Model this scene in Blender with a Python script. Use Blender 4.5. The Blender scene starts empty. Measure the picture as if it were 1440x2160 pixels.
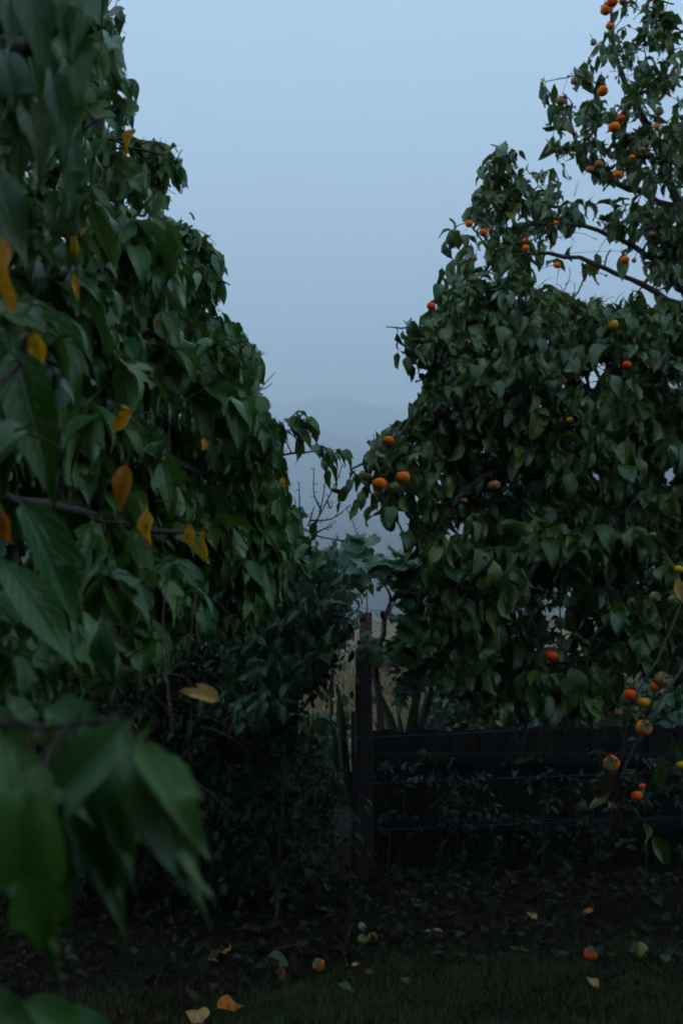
import bpy, math, random
import numpy as np
from mathutils import Matrix, Vector

sc = bpy.context.scene
COL = sc.collection
rng = np.random.default_rng(11)
random.seed(11)

# ------------------------------------------------------------------ camera
CAM = np.array([0.0, 0.0, 1.6])
F = 2100.0
TH = math.atan(363 / F)
cd = bpy.data.cameras.new('camera'); cam = bpy.data.objects.new('camera', cd); COL.objects.link(cam)
cd.sensor_fit = 'VERTICAL'; cd.sensor_height = 36; cd.sensor_width = 24; cd.lens = 35
cd.clip_start = 0.05; cd.clip_end = 20000
cam.location = CAM; cam.rotation_euler = (math.pi / 2 + TH, 0, 0)
cd.dof.use_dof = True; cd.dof.focus_distance = 6.2; cd.dof.aperture_fstop = 3.4
sc.camera = cam

# ------------------------------------------------------------------ sky, sun, exposure
w = bpy.data.worlds.new('World'); sc.world = w; w.use_nodes = True
nt = w.node_tree; nt.nodes.clear()
wo = nt.nodes.new('ShaderNodeOutputWorld'); bg = nt.nodes.new('ShaderNodeBackground')
sky = nt.nodes.new('ShaderNodeTexSky'); sky.sky_type = 'NISHITA'; sky.sun_disc = False
SUN_EL, SUN_ROT = math.radians(12), math.radians(200)
sky.sun_elevation = SUN_EL; sky.sun_rotation = SUN_ROT; sky.ozone_density = 4
tc = nt.nodes.new('ShaderNodeTexCoord'); sp = nt.nodes.new('ShaderNodeSeparateXYZ')
ramp = nt.nodes.new('ShaderNodeValToRGB')          # even overcast, a little darker overhead
ramp.color_ramp.elements[0].position = 0.0; ramp.color_ramp.elements[0].color = (0.605, 0.77, 0.875, 1)
ramp.color_ramp.elements[1].position = 1.0; ramp.color_ramp.elements[1].color = (0.30, 0.49, 0.62, 1)
sca = nt.nodes.new('ShaderNodeVectorMath'); sca.operation = 'SCALE'; sca.inputs[3].default_value = 10.0
mx = nt.nodes.new('ShaderNodeMix'); mx.data_type = 'RGBA'; mx.inputs[0].default_value = 0.85
nt.links.new(tc.outputs['Generated'], sp.inputs[0]); nt.links.new(sp.outputs[2], ramp.inputs[0])
nt.links.new(ramp.outputs[0], sca.inputs[0]); nt.links.new(sky.outputs[0], mx.inputs[6])
nt.links.new(sca.outputs[0], mx.inputs[7]); nt.links.new(mx.outputs[2], bg.inputs[0])
nt.links.new(bg.outputs[0], wo.inputs[0]); bg.inputs[1].default_value = 0.1
sl = bpy.data.lights.new('sun', 'SUN'); sl.energy = 0.10; sl.angle = math.radians(40); sl.color = (1.0, 0.95, 0.88)
so = bpy.data.objects.new('sun', sl); COL.objects.link(so)
so.rotation_euler = (math.pi / 2 - SUN_EL, 0, math.pi - SUN_ROT + math.pi) 
sc.view_settings.view_transform = 'Standard'; sc.view_settings.look = 'None'
sc.view_settings.gamma = 1; sc.view_settings.exposure = 1.31
sc.view_settings.use_curve_mapping = False
cy = sc.cycles
cy.max_bounces = 7; cy.diffuse_bounces = 2; cy.glossy_bounces = 2; cy.transmission_bounces = 3
cy.volume_bounces = 4; cy.transparent_max_bounces = 4; cy.caustics_reflective = False; cy.caustics_refractive = False
cy.use_denoising = True; cy.use_adaptive_sampling = False; cy.pixel_filter_type = 'BLACKMAN_HARRIS'; cy.filter_width = 1.9

# ------------------------------------------------------------------ helpers
def P(px, py, Y):
    d = np.array([(px - 720) / F, math.cos(TH) - (1080 - py) / F * math.sin(TH), math.sin(TH) + (1080 - py) / F * math.cos(TH)])
    return CAM + d * (Y / d[1])

def Pv(px, py, Y):
    px, py, Y = np.broadcast_arrays(np.asarray(px, float), np.asarray(py, float), np.asarray(Y, float))
    d = np.stack([(px - 720) / F, math.cos(TH) - (1080 - py) / F * math.sin(TH), math.sin(TH) + (1080 - py) / F * math.cos(TH)], -1)
    return CAM + d * (Y / d[..., 1])[..., None]

def proj(p):
    q = np.asarray(p) - CAM
    fw = q[..., 1] * math.cos(TH) + q[..., 2] * math.sin(TH)
    up = -q[..., 1] * math.sin(TH) + q[..., 2] * math.cos(TH)
    fs = np.where(fw < 0.05, 0.05, fw)
    return 720 + F * q[..., 0] / fs, 1080 - F * up / fs, fw

def ground_at(px, py, z=0.0):
    d = P(px, py, 1.0) - CAM
    return CAM + d * ((z - CAM[2]) / d[2])

def inpoly(x, y, poly):
    x = np.asarray(x); y = np.asarray(y); c = np.zeros(x.shape, bool)
    n = len(poly)
    for i in range(n):
        x1, y1 = poly[i]; x2, y2 = poly[(i + 1) % n]
        if y1 == y2: continue
        m = ((y1 > y) != (y2 > y)) & (x < (x2 - x1) * (y - y1) / (y2 - y1) + x1)
        c ^= m
    return c

def nrm(v):
    return v / np.maximum(np.linalg.norm(v, axis=-1, keepdims=True), 1e-9)

def mesh_np(name, V, Fq, mat=None, uv=None, tint=None, smooth=True):
    """quads (n,4) or tris (n,3) numpy -> mesh"""
    me = bpy.data.meshes.new(name)
    V = np.asarray(V, np.float32); Fq = np.asarray(Fq, np.int32); k = Fq.shape[1]
    me.vertices.add(len(V)); me.vertices.foreach_set('co', V.ravel())
    me.loops.add(Fq.size); me.loops.foreach_set('vertex_index', Fq.ravel())
    me.polygons.add(len(Fq)); me.polygons.foreach_set('loop_start', np.arange(0, Fq.size, k, dtype=np.int32))
    me.polygons.foreach_set('loop_total', np.full(len(Fq), k, np.int32))
    me.polygons.foreach_set('use_smooth', np.full(len(Fq), smooth, bool))
    if uv is not None:
        l = me.uv_layers.new(name='UVMap'); l.data.foreach_set('uv', np.asarray(uv, np.float32)[Fq.ravel()].ravel())
    if tint is not None:
        a = me.attributes.new('tint', 'FLOAT', 'POINT'); a.data.foreach_set('value', np.asarray(tint, np.float32))
    me.update(calc_edges=True)
    if mat: me.materials.append(mat)
    return me

def link(name, me, parent=None, M=None, kind=None, label=None):
    o = bpy.data.objects.new(name, me); COL.objects.link(o)
    if parent is not None: o.parent = parent
    if M is not None: o.matrix_basis = M
    if kind: o['kind'] = kind
    if label: o['label'] = label
    return o

def thing(name, label, cat, loc=(0, 0, 0), group=None):
    o = bpy.data.objects.new(name, None); COL.objects.link(o); o.location = loc
    o.empty_display_size = 0.1
    o['label'] = label; o['category'] = cat
    if group: o['group'] = group
    return o

def tubes(lines, radii, sides=5):
    """list of polylines + list of radius arrays -> V, F quads"""
    Vs, Fs, b = [], [], 0
    ang = np.linspace(0, 2 * math.pi, sides, endpoint=False)
    for pts, r in zip(lines, radii):
        pts = np.asarray(pts, float); n = len(pts)
        r = np.broadcast_to(np.asarray(r, float), (n,))
        t = nrm(np.gradient(pts, axis=0))
        ref = np.array([0.31, 0.2, 0.93]) if abs(t[0, 2]) < 0.9 else np.array([0.9, 0.3, 0.1])
        a = nrm(np.cross(t, ref)); bb = np.cross(t, a)
        ring = pts[:, None] + r[:, None, None] * (np.cos(ang)[None, :, None] * a[:, None] + np.sin(ang)[None, :, None] * bb[:, None])
        Vs.append(ring.reshape(-1, 3))
        i = np.arange(n - 1)[:, None] * sides; j = np.arange(sides)[None]; j2 = (j + 1) % sides
        f = np.stack([i + j, i + j2, i + sides + j2, i + sides + j], -1).reshape(-1, 4) + b
        Fs.append(f)
        for e in (0, n - 1):                              # caps
            c = len(ring.reshape(-1, 3)) if False else None
        b += n * sides
    return np.concatenate(Vs), np.concatenate(Fs)

def smooth_line(ctrl, n):
    """Catmull-Rom through control points"""
    c = np.asarray(ctrl, float); c = np.vstack([2 * c[0] - c[1], c, 2 * c[-1] - c[-2]])
    out = []
    seg = len(c) - 3
    for s in np.linspace(0, seg - 1e-6, n):
        i = int(s); t = s - i
        p0, p1, p2, p3 = c[i:i + 4]
        out.append(0.5 * (2 * p1 + (p2 - p0) * t + (2 * p0 - 5 * p1 + 4 * p2 - p3) * t ** 2 + (3 * p1 - p0 - 3 * p2 + p3) * t ** 3))
    return np.array(out)

# ------------------------------------------------------------------ materials
def nodes(name):
    m = bpy.data.materials.new(name); m.use_nodes = True
    n = m.node_tree; n.nodes.clear()
    return m, n, (lambda a, b: n.links.new(a, b))

def new(n, t, **kw):
    x = n.nodes.new(t)
    for k, v in kw.items(): setattr(x, k, v)
    return x

def math_node(n, op, a, b=None, clamp=False):
    x = n.nodes.new('ShaderNodeMath'); x.operation = op; x.use_clamp = clamp
    for i, v in enumerate((a, b)):
        if v is None: continue
        if isinstance(v, (int, float)): x.inputs[i].default_value = v
        else: n.links.new(v, x.inputs[i])
    return x.outputs[0]

def mixc(n, f, a, b, mode='MIX'):
    x = n.nodes.new('ShaderNodeMix'); x.data_type = 'RGBA'; x.blend_type = mode
    for s, v in ((0, f), (6, a), (7, b)):
        if isinstance(v, (int, float)): x.inputs[s].default_value = v
        elif isinstance(v, tuple): x.inputs[s].default_value = (*v, 1)
        else: n.links.new(v, x.inputs[s])
    return x.outputs[2]

def leaf_mat(name, cols, under, rough=0.42, transl=0.22, vein=0.35, spots=0.0, spotcol=(0.06, 0.035, 0.015), spec=0.5, nvein=9):
    m, n, L = nodes(name)
    out = new(n, 'ShaderNodeOutputMaterial'); pr = new(n, 'ShaderNodeBsdfPrincipled')
    at = new(n, 'ShaderNodeAttribute', attribute_name='tint'); oi = new(n, 'ShaderNodeObjectInfo')
    t = math_node(n, 'FRACT', math_node(n, 'ADD', at.outputs['Fac'], oi.outputs['Random']))
    rp = new(n, 'ShaderNodeValToRGB'); cr = rp.color_ramp
    while len(cr.elements) < len(cols): cr.elements.new(0.5)
    for e, (p, c) in zip(cr.elements, cols): e.position = p; e.color = (*c, 1)
    L(t, rp.inputs[0])
    uv = new(n, 'ShaderNodeUVMap', uv_map='UVMap'); s = new(n, 'ShaderNodeSeparateXYZ'); L(uv.outputs[0], s.inputs[0])
    au = math_node(n, 'ABSOLUTE', math_node(n, 'SUBTRACT', s.outputs[0], 0.5))
    rib = math_node(n, 'SUBTRACT', 1.0, math_node(n, 'MULTIPLY', au, 16.0), True)
    sv = math_node(n, 'SINE', math_node(n, 'MULTIPLY', math_node(n, 'SUBTRACT', s.outputs[1], math_node(n, 'MULTIPLY', au, 0.55)), nvein * 6.283))
    sv = math_node(n, 'POWER', math_node(n, 'MAXIMUM', sv, 0.0), 14.0)
    veins = math_node(n, 'MAXIMUM', rib, math_node(n, 'MULTIPLY', sv, 0.55), True)
    co = new(n, 'ShaderNodeTexCoord'); no = new(n, 'ShaderNodeTexNoise'); no.inputs['Scale'].default_value = 26; no.inputs['Detail'].default_value = 4
    L(co.outputs['Object'], no.inputs['Vector'])
    c = mixc(n, math_node(n, 'MULTIPLY', no.outputs['Fac'], 0.75), rp.outputs[0], mixc(n, 1.0, rp.outputs[0], (0.55, 0.6, 0.55), 'MULTIPLY'))
    c = mixc(n, math_node(n, 'MULTIPLY', veins, vein), c, under)
    if spots > 0:
        n2 = new(n, 'ShaderNodeTexNoise'); n2.inputs['Scale'].default_value = 55; L(co.outputs['Object'], n2.inputs['Vector'])
        k = math_node(n, 'MULTIPLY', math_node(n, 'SUBTRACT', n2.outputs['Fac'], 0.66 - 0.1 * spots), 18.0, True)
        c = mixc(n, k, c, spotcol)
    ge = new(n, 'ShaderNodeNewGeometry')
    c = mixc(n, math_node(n, 'MULTIPLY', ge.outputs['Backfacing'], 0.75), c, under)
    L(c, pr.inputs['Base Color']); pr.inputs['Specular IOR Level'].default_value = spec
    rr = math_node(n, 'ADD', math_node(n, 'MULTIPLY', no.outputs['Fac'], 0.22), rough - 0.1); L(rr, pr.inputs['Roughness'])
    bp = new(n, 'ShaderNodeBump'); bp.inputs['Strength'].default_value = 0.5; bp.inputs['Distance'].default_value = 0.004
    hn = math_node(n, 'SUBTRACT', math_node(n, 'MULTIPLY', no.outputs['Fac'], 0.8), veins); L(hn, bp.inputs['Height']); L(bp.outputs[0], pr.inputs['Normal'])
    tr = new(n, 'ShaderNodeBsdfTranslucent'); ct = mixc(n, 1.0, c, (1.1, 1.35, 0.5), 'MULTIPLY'); L(ct, tr.inputs[0])
    ms = new(n, 'ShaderNodeMixShader'); ms.inputs[0].default_value = transl
    L(pr.outputs[0], ms.inputs[1]); L(tr.outputs[0], ms.inputs[2]); L(ms.outputs[0], out.inputs[0])
    return m

def noisy(name, c1, c2, scale=8, rough=0.8, bump=0.5, dist=0.01, stretch=(1, 1, 1), spec=0.3, c3=None, s3=1.0, coord='Object', var=0.0):
    m, n, L = nodes(name)
    out = new(n, 'ShaderNodeOutputMaterial'); pr = new(n, 'ShaderNodeBsdfPrincipled')
    co = new(n, 'ShaderNodeTexCoord'); mp = new(n, 'ShaderNodeMapping'); mp.inputs['Scale'].default_value = stretch
    L(co.outputs[coord], mp.inputs[0])
    no = new(n, 'ShaderNodeTexNoise'); no.inputs['Scale'].default_value = scale; no.inputs['Detail'].default_value = 8; no.inputs['Roughness'].default_value = 0.65
    L(mp.outputs[0], no.inputs['Vector'])
    k = math_node(n, 'MULTIPLY', math_node(n, 'SUBTRACT', no.outputs['Fac'], 0.32), 2.6, True)
    c = mixc(n, k, c1, c2)
    if c3:
        n3 = new(n, 'ShaderNodeTexNoise'); n3.inputs['Scale'].default_value = s3; n3.inputs['Detail'].default_value = 5; L(mp.outputs[0], n3.inputs['Vector'])
        c = mixc(n, math_node(n, 'MULTIPLY', math_node(n, 'SUBTRACT', n3.outputs['Fac'], 0.48), 7.0, True), c, c3)
    if var:
        oi = new(n, 'ShaderNodeObjectInfo')
        c = mixc(n, math_node(n, 'MULTIPLY', oi.outputs['Random'], var), c, (0.01, 0.01, 0.01))
    L(c, pr.inputs['Base Color']); pr.inputs['Roughness'].default_value = rough; pr.inputs['Specular IOR Level'].default_value = spec
    bp = new(n, 'ShaderNodeBump'); bp.inputs['Strength'].default_value = bump; bp.inputs['Distance'].default_value = dist
    L(no.outputs['Fac'], bp.inputs['Height']); L(bp.outputs[0], pr.inputs['Normal']); L(pr.outputs[0], out.inputs[0])
    return m

M_left = leaf_mat('droop_leaf', [(0, (0.028, 0.088, 0.008)), (0.35, (0.065, 0.160, 0.014)), (0.65, (0.020, 0.110, 0.030)), (0.85, (0.105, 0.180, 0.016)), (1, (0.034, 0.090, 0.010))], (0.12, 0.20, 0.06), rough=0.30, transl=0.16, vein=0.30, spec=.40)
M_pers = leaf_mat('persimmon_leaf', [(0, (0.018, 0.062, 0.008)), (0.35, (0.040, 0.108, 0.012)), (0.6, (0.014, 0.080, 0.026)), (0.75, (0.060, 0.130, 0.016)), (0.9, (0.11, 0.15, 0.016)), (1, (0.19, 0.17, 0.02))], (0.12, 0.17, 0.05), rough=0.27, transl=0.14, vein=0.40, spots=0.8, nvein=7, spec=.46)
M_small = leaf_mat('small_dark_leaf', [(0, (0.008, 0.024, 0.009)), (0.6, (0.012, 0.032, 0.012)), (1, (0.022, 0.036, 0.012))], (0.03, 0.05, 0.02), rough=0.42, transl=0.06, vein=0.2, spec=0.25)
M_fig = leaf_mat('broad_leaf', [(0, (0.025, 0.090, 0.035)), (0.5, (0.040, 0.125, 0.060)), (1, (0.07, 0.14, 0.035))], (0.14, 0.21, 0.11), rough=0.34, transl=0.2, vein=0.4)
M_pale = leaf_mat('pale_green_leaf', [(0, (0.04, 0.10, 0.04)), (0.5, (0.055, 0.125, 0.05)), (1, (0.09, 0.13, 0.04))], (0.12, 0.18, 0.10), rough=0.5, transl=0.25, vein=0.3)
M_flax = leaf_mat('flax_blade', [(0, (0.018, 0.045, 0.018)), (1, (0.03, 0.06, 0.022))], (0.04, 0.07, 0.03), rough=0.4, transl=0.08, vein=0.2)
M_yel = leaf_mat('yellow_leaf', [(0, (0.86, 0.33, 0.004)), (0.5, (0.88, 0.39, 0.006)), (1, (0.84, 0.28, 0.004))], (0.72, 0.38, 0.05), rough=0.5, transl=0.35, vein=0.4, spots=0.5, spotcol=(0.30, 0.12, 0.02))
M_org = leaf_mat('orange_leaf', [(0, (0.78, 0.22, 0.008)), (1, (0.70, 0.18, 0.006))], (0.65, 0.26, 0.03), rough=0.5, transl=0.3, vein=0.4, spots=0.6, spotcol=(0.22, 0.08, 0.01))
M_tan = leaf_mat('dry_tan_leaf', [(0, (0.80, 0.42, 0.14)), (1, (0.70, 0.36, 0.12))], (0.84, 0.50, 0.22), rough=0.6, transl=0.25, vein=0.5)
M_dead = leaf_mat('dead_leaf', [(0, (0.030, 0.015, 0.007)), (0.4, (0.056, 0.030, 0.014)), (0.65, (0.020, 0.024, 0.010)), (0.88, (0.055, 0.040, 0.022)), (0.98, (0.10, 0.062, 0.028)), (1, (0.05, 0.045, 0.03))], (0.05, 0.04, 0.028), rough=0.8, transl=0.1, vein=0.4, spec=0.1)
M_rust = leaf_mat('rust_leaf', [(0, (0.20, 0.075, 0.035)), (1, (0.17, 0.065, 0.03))], (0.22, 0.10, 0.05), rough=0.7, transl=0.1, vein=0.3, spec=0.2)
M_grass = leaf_mat('grass_blade', [(0, (0.055, 0.100, 0.012)), (0.5, (0.078, 0.130, 0.016)), (0.9, (0.08, 0.08, 0.02)), (1, (0.12, 0.095, 0.03))], (0.04, 0.05, 0.025), rough=0.6, transl=0.15, vein=0.1, spec=0.25)
M_dry = leaf_mat('dry_grass', [(0, (0.10, 0.055, 0.014)), (0.4, (0.12, 0.065, 0.018)), (0.6, (0.045, 0.055, 0.018)), (0.85, (0.07, 0.05, 0.02)), (1, (0.26, 0.06, 0.012))], (0.16, 0.10, 0.05), rough=0.8, transl=0.2, vein=0.1, spec=0.1)
M_bark = noisy('bark', (0.035, 0.028, 0.024), (0.075, 0.062, 0.052), 30, 0.85, 0.9, 0.01, (1, 1, 0.35))
M_twig = noisy('twig_bark', (0.030, 0.018, 0.012), (0.075, 0.042, 0.028), 40, 0.7, 0.4, 0.003)
M_redtwig = noisy('red_twig', (0.09, 0.045, 0.035), (0.16, 0.085, 0.07), 40, 0.7, 0.4, 0.003)
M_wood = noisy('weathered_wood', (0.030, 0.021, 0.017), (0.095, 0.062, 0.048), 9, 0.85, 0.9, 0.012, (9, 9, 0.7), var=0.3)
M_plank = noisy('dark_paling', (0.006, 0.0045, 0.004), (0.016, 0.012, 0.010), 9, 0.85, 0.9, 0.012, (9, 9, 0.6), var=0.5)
M_wire = noisy('blue_wire', (0.03, 0.07, 0.17), (0.04, 0.10, 0.22), 30, 0.45, 0.1, 0.001)
M_soil = noisy('soil', (0.007, 0.005, 0.003), (0.020, 0.014, 0.008), 14, 0.95, 1.0, 0.03, c3=(0.012, 0.017, 0.006), s3=1.3, spec=0.05)
M_field = noisy('ochre_field', (0.12, 0.08, 0.035), (0.20, 0.13, 0.06), 3, 0.95, 0.6, 0.1, c3=(0.08, 0.075, 0.035), s3=0.25)
M_hill = noisy('hill_bush', (0.026, 0.042, 0.034), (0.056, 0.070, 0.054), 0.05, 0.95, 1.0, 8.0, c3=(0.065, 0.065, 0.045), s3=0.004)
M_calyx = noisy('calyx', (0.10, 0.075, 0.03), (0.16, 0.14, 0.05), 60, 0.75, 0.5, 0.002)

def fruit_mat(name, c1, c2, c3, rough=0.45):
    m, n, L = nodes(name)
    out = new(n, 'ShaderNodeOutputMaterial'); pr = new(n, 'ShaderNodeBsdfPrincipled')
    co = new(n, 'ShaderNodeTexCoord'); oi = new(n, 'ShaderNodeObjectInfo')
    ad = new(n, 'ShaderNodeVectorMath', operation='ADD'); L(co.outputs['Object'], ad.inputs[0]); L(oi.outputs['Random'], ad.inputs[1])
    no = new(n, 'ShaderNodeTexNoise'); no.inputs['Scale'].default_value = 22; no.inputs['Detail'].default_value = 3; L(ad.outputs[0], no.inputs['Vector'])
    k = math_node(n, 'MULTIPLY', math_node(n, 'SUBTRACT', no.outputs['Fac'], 0.38), 3.5, True)
    c = mixc(n, k, c1, c2)
    s = new(n, 'ShaderNodeSeparateXYZ'); L(co.outputs['Object'], s.inputs[0])
    k2 = math_node(n, 'MULTIPLY', math_node(n, 'SUBTRACT', s.outputs[2], 0.012), 22.0, True)       # paler shoulder under the calyx
    c = mixc(n, math_node(n, 'MULTIPLY', k2, 0.6), c, c3)
    n2 = new(n, 'ShaderNodeTexNoise'); n2.inputs['Scale'].default_value = 120; L(ad.outputs[0], n2.inputs['Vector'])
    c = mixc(n, math_node(n, 'MULTIPLY', math_node(n, 'SUBTRACT', n2.outputs['Fac'], 0.66), 14.0, True), c, (0.06, 0.025, 0.01))
    L(c, pr.inputs['Base Color']); pr.inputs['Roughness'].default_value = rough
    pr.inputs['Specular IOR Level'].default_value = 0.16
    bp = new(n, 'ShaderNodeBump'); bp.inputs['Strength'].default_value = 0.2; bp.inputs['Distance'].default_value = 0.002
    L(no.outputs['Fac'], bp.inputs['Height']); L(bp.outputs[0], pr.inputs['Normal'])
    L(pr.outputs[0], out.inputs[0]); return m

FM = {'o': fruit_mat('orange_skin', (0.86, 0.145, 0.002), (0.90, 0.20, 0.003), (0.80, 0.25, 0.01)),
      'r': fruit_mat('red_orange_skin', (0.86, 0.07, 0.002), (0.88, 0.11, 0.003), (0.80, 0.15, 0.006)),
      'y': fruit_mat('yellow_skin', (0.68, 0.36, 0.015), (0.60, 0.30, 0.015), (0.40, 0.32, 0.03)),
      'g': fruit_mat('green_skin', (0.17, 0.20, 0.05), (0.22, 0.21, 0.05), (0.14, 0.18, 0.05)),
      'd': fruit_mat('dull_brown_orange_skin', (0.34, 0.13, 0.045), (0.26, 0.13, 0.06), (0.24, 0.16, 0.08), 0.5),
      'e': fruit_mat('pale_green_skin', (0.20, 0.26, 0.15), (0.24, 0.27, 0.16), (0.2, 0.25, 0.14), 0.5)}

# ------------------------------------------------------------------ leaf templates
OV = [(0.0, .03, 0), (.08, .22, 0), (.2, .38, 0), (.35, .46, 0), (.5, .44, 0), (.65, .36, 0), (.8, .23, 0), (.9, .12, 0), (1.0, .005, 0)]
DRIP = [(0.0, .08, -.04), (.06, .22, -.04), (.16, .33, -.02), (.28, .37, 0), (.4, .36, 0), (.52, .31, .0), (.65, .22, 0), (.78, .12, 0), (.88, .055, 0), (1.0, .004, 0)]
LOBE1 = [(0.0, .08, -.05), (.06, .24, -.06), (.16, .34, -.02), (.27, .38, .08), (.38, .36, .18), (.44, .22, .04), (.5, .24, 0), (.62, .21, 0), (.76, .12, 0), (.88, .05, 0), (1.0, .004, 0)]
LOBE2 = [(0.0, .12, -.08), (.05, .34, -.09), (.14, .50, -.02), (.22, .52, .10), (.30, .40, .12), (.35, .22, .02), (.42, .33, .03), (.52, .37, .08), (.60, .20, .03), (.7, .18, 0), (.84, .09, 0), (1.0, .004, 0)]
FIG = [(0.0, .10, -.06), (.06, .34, -.12), (.15, .52, -.06), (.25, .56, .05), (.32, .36, .04), (.38, .26, .0), (.48, .46, .08), (.58, .50, .14), (.62, .24, .03), (.70, .22, 0), (.82, .20, .02), (.93, .12, 0), (1.0, .01, 0)]
LANCE = [(0.0, .02, 0), (.1, .09, 0), (.3, .14, 0), (.55, .13, 0), (.8, .07, 0), (1.0, .004, 0)]

def template(prof, curl=0.6, fold=0.25, wave=0.03, seed=0, us=(-1, -.55, 0, .55, 1), petiole=0.18, twist=0.0, teeth=0.0, petr=.011, refine=1):
    r = random.Random(seed)
    rows = [(t, w_, e) for t, w_, e in prof]
    if refine > 1:
        rr = []
        for a, b in zip(rows[:-1], rows[1:]):
            for k in range(refine):
                f = k / refine; rr.append(tuple(a[i] * (1 - f) + b[i] * f for i in range(3)))
        rr.append(rows[-1]); rows = rr
    V, UV = [], []
    ph = r.uniform(0, 6)
    skew = 1 + r.uniform(-.12, .12)
    def bend(s, x, h):
        a = curl * s
        if abs(curl) < 1e-3: y, z = s, 0
        else: y = math.sin(a) / curl; z = -(1 - math.cos(a)) / curl
        return (x, y + h * math.sin(a), z + h * math.cos(a))
    if petiole > 0:
        rows = [(-petiole, petr, 0), (-petiole * .5, petr, 0)] + rows
    for k, (t, w_, e) in enumerate(rows):
        tw = twist * max(t, 0)
        for u in us:
            ww = w_ * (skew if u > 0 else 2 - skew)
            if teeth and abs(u) == 1 and 0 < t < .97: ww *= 1 + teeth * (1 if k % 2 else -1)
            x = u * ww; s = t + e * abs(u) ** 1.5
            h = fold * abs(x) + (wave * math.sin(9 * t + ph + (2 if u > 0 else 0)) * abs(u) if t > 0 else 0)
            xx = x * math.cos(tw) - h * math.sin(tw); hh = x * math.sin(tw) + h * math.cos(tw)
            V.append(bend(s, xx, hh)); UV.append(((u + 1) / 2, t))
    nu = len(us); Fq = []
    for i in range(len(rows) - 1):
        for j in range(nu - 1):
            a = i * nu + j; Fq.append((a, a + 1, a + nu + 1, a + nu))
    return np.array(V), np.array(Fq), np.array(UV)

def tset(profs, hi_kw={}, n=6, curl=(.3, 1.2), fold=(.15, .5), wave=(.02, .06), petiole=.18, twist=.3, teeth=0.0, seed=0, lowskip=2, width=1.0, petr=.011):
    """n shapes, each at a fine and a coarse resolution"""
    r = random.Random(seed); out = []
    for k in range(n):
        pf = [(t, w_ * width, e) for t, w_, e in profs[k % len(profs)]]
        kw = dict(curl=r.uniform(*curl), fold=r.uniform(*fold), wave=r.uniform(*wave), seed=seed * 100 + k, petiole=petiole, twist=r.uniform(-twist, twist), petr=petr)
        hi = template(pf, teeth=teeth, refine=2 if teeth else 1, **kw)
        low = pf[::lowskip] + ([] if (len(pf) - 1) % lowskip == 0 else [pf[-1]])
        lo = template(low, us=(-1, 0, 1), **kw)
        out.append((hi, lo))
    return out

T_left = tset([DRIP, LOBE1, DRIP, LOBE2, DRIP, LOBE1], n=14, curl=(.35, 1.35), fold=(.3, .8), wave=(.02, .05), petiole=.3, twist=.6, teeth=.05, seed=1, width=.58, lowskip=1, petr=.008)
T_near = tset([DRIP, LOBE1, DRIP, LOBE2], n=8, curl=(.25, .8), fold=(.35, .9), wave=(.02, .04), petiole=.22, twist=.5, teeth=.03, seed=9, width=.42, lowskip=1, petr=.006)
T_pers = tset([OV, OV, DRIP], n=14, curl=(.1, 1.7), fold=(.15, .8), wave=(.02, .09), petiole=.12, twist=.5, seed=2, width=.50, lowskip=2)
T_small = tset([OV], n=4, curl=(.1, .8), fold=(.1, .5), petiole=.15, seed=3, width=.55, lowskip=4)
T_fig = tset([FIG, LOBE2, FIG], n=6, curl=(.2, .9), fold=(.0, .3), wave=(.03, .07), petiole=.35, seed=4, lowskip=1)
T_pale = tset([OV, DRIP], n=6, curl=(.2, 1.0), fold=(.1, .4), petiole=.15, seed=5, width=.8, lowskip=2)
T_dead = tset([OV, DRIP, OV, LOBE1], n=8, curl=(-1.6, 1.6), fold=(-.3, .9), wave=(.04, .12), petiole=.15, twist=.9, seed=6, width=.75, lowskip=2)
T_lance = tset([LANCE], n=4, curl=(.2, .9), fold=(.1, .4), petiole=.1, seed=7, width=1.0, lowskip=2)

# ------------------------------------------------------------------ leaves: a list of clouds, split at the end into 300 leaf parts + the rest
class Leaves:
    def __init__(self): self.P = []; self.D = []; self.N = []; self.S = []
    def add(self, p, d, n, s):
        self.P.append(p.reshape(-1, 3)); self.D.append(d.reshape(-1, 3)); self.N.append(n.reshape(-1, 3)); self.S.append(np.asarray(s).reshape(-1))
    def fin(self):
        self.P = np.concatenate(self.P); self.D = nrm(np.concatenate(self.D)); self.N = np.concatenate(self.N); self.S = np.concatenate(self.S)
        self.N = nrm(self.N - (self.N * self.D).sum(-1, keepdims=True) * self.D)
    def keep(self, m):
        self.P, self.D, self.N, self.S = self.P[m], self.D[m], self.N[m], self.S[m]

CROWNS = []     # (tree, Leaves, templates, material, max_parts)
TWIGS = {}      # tree -> (lines, radii)

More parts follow.
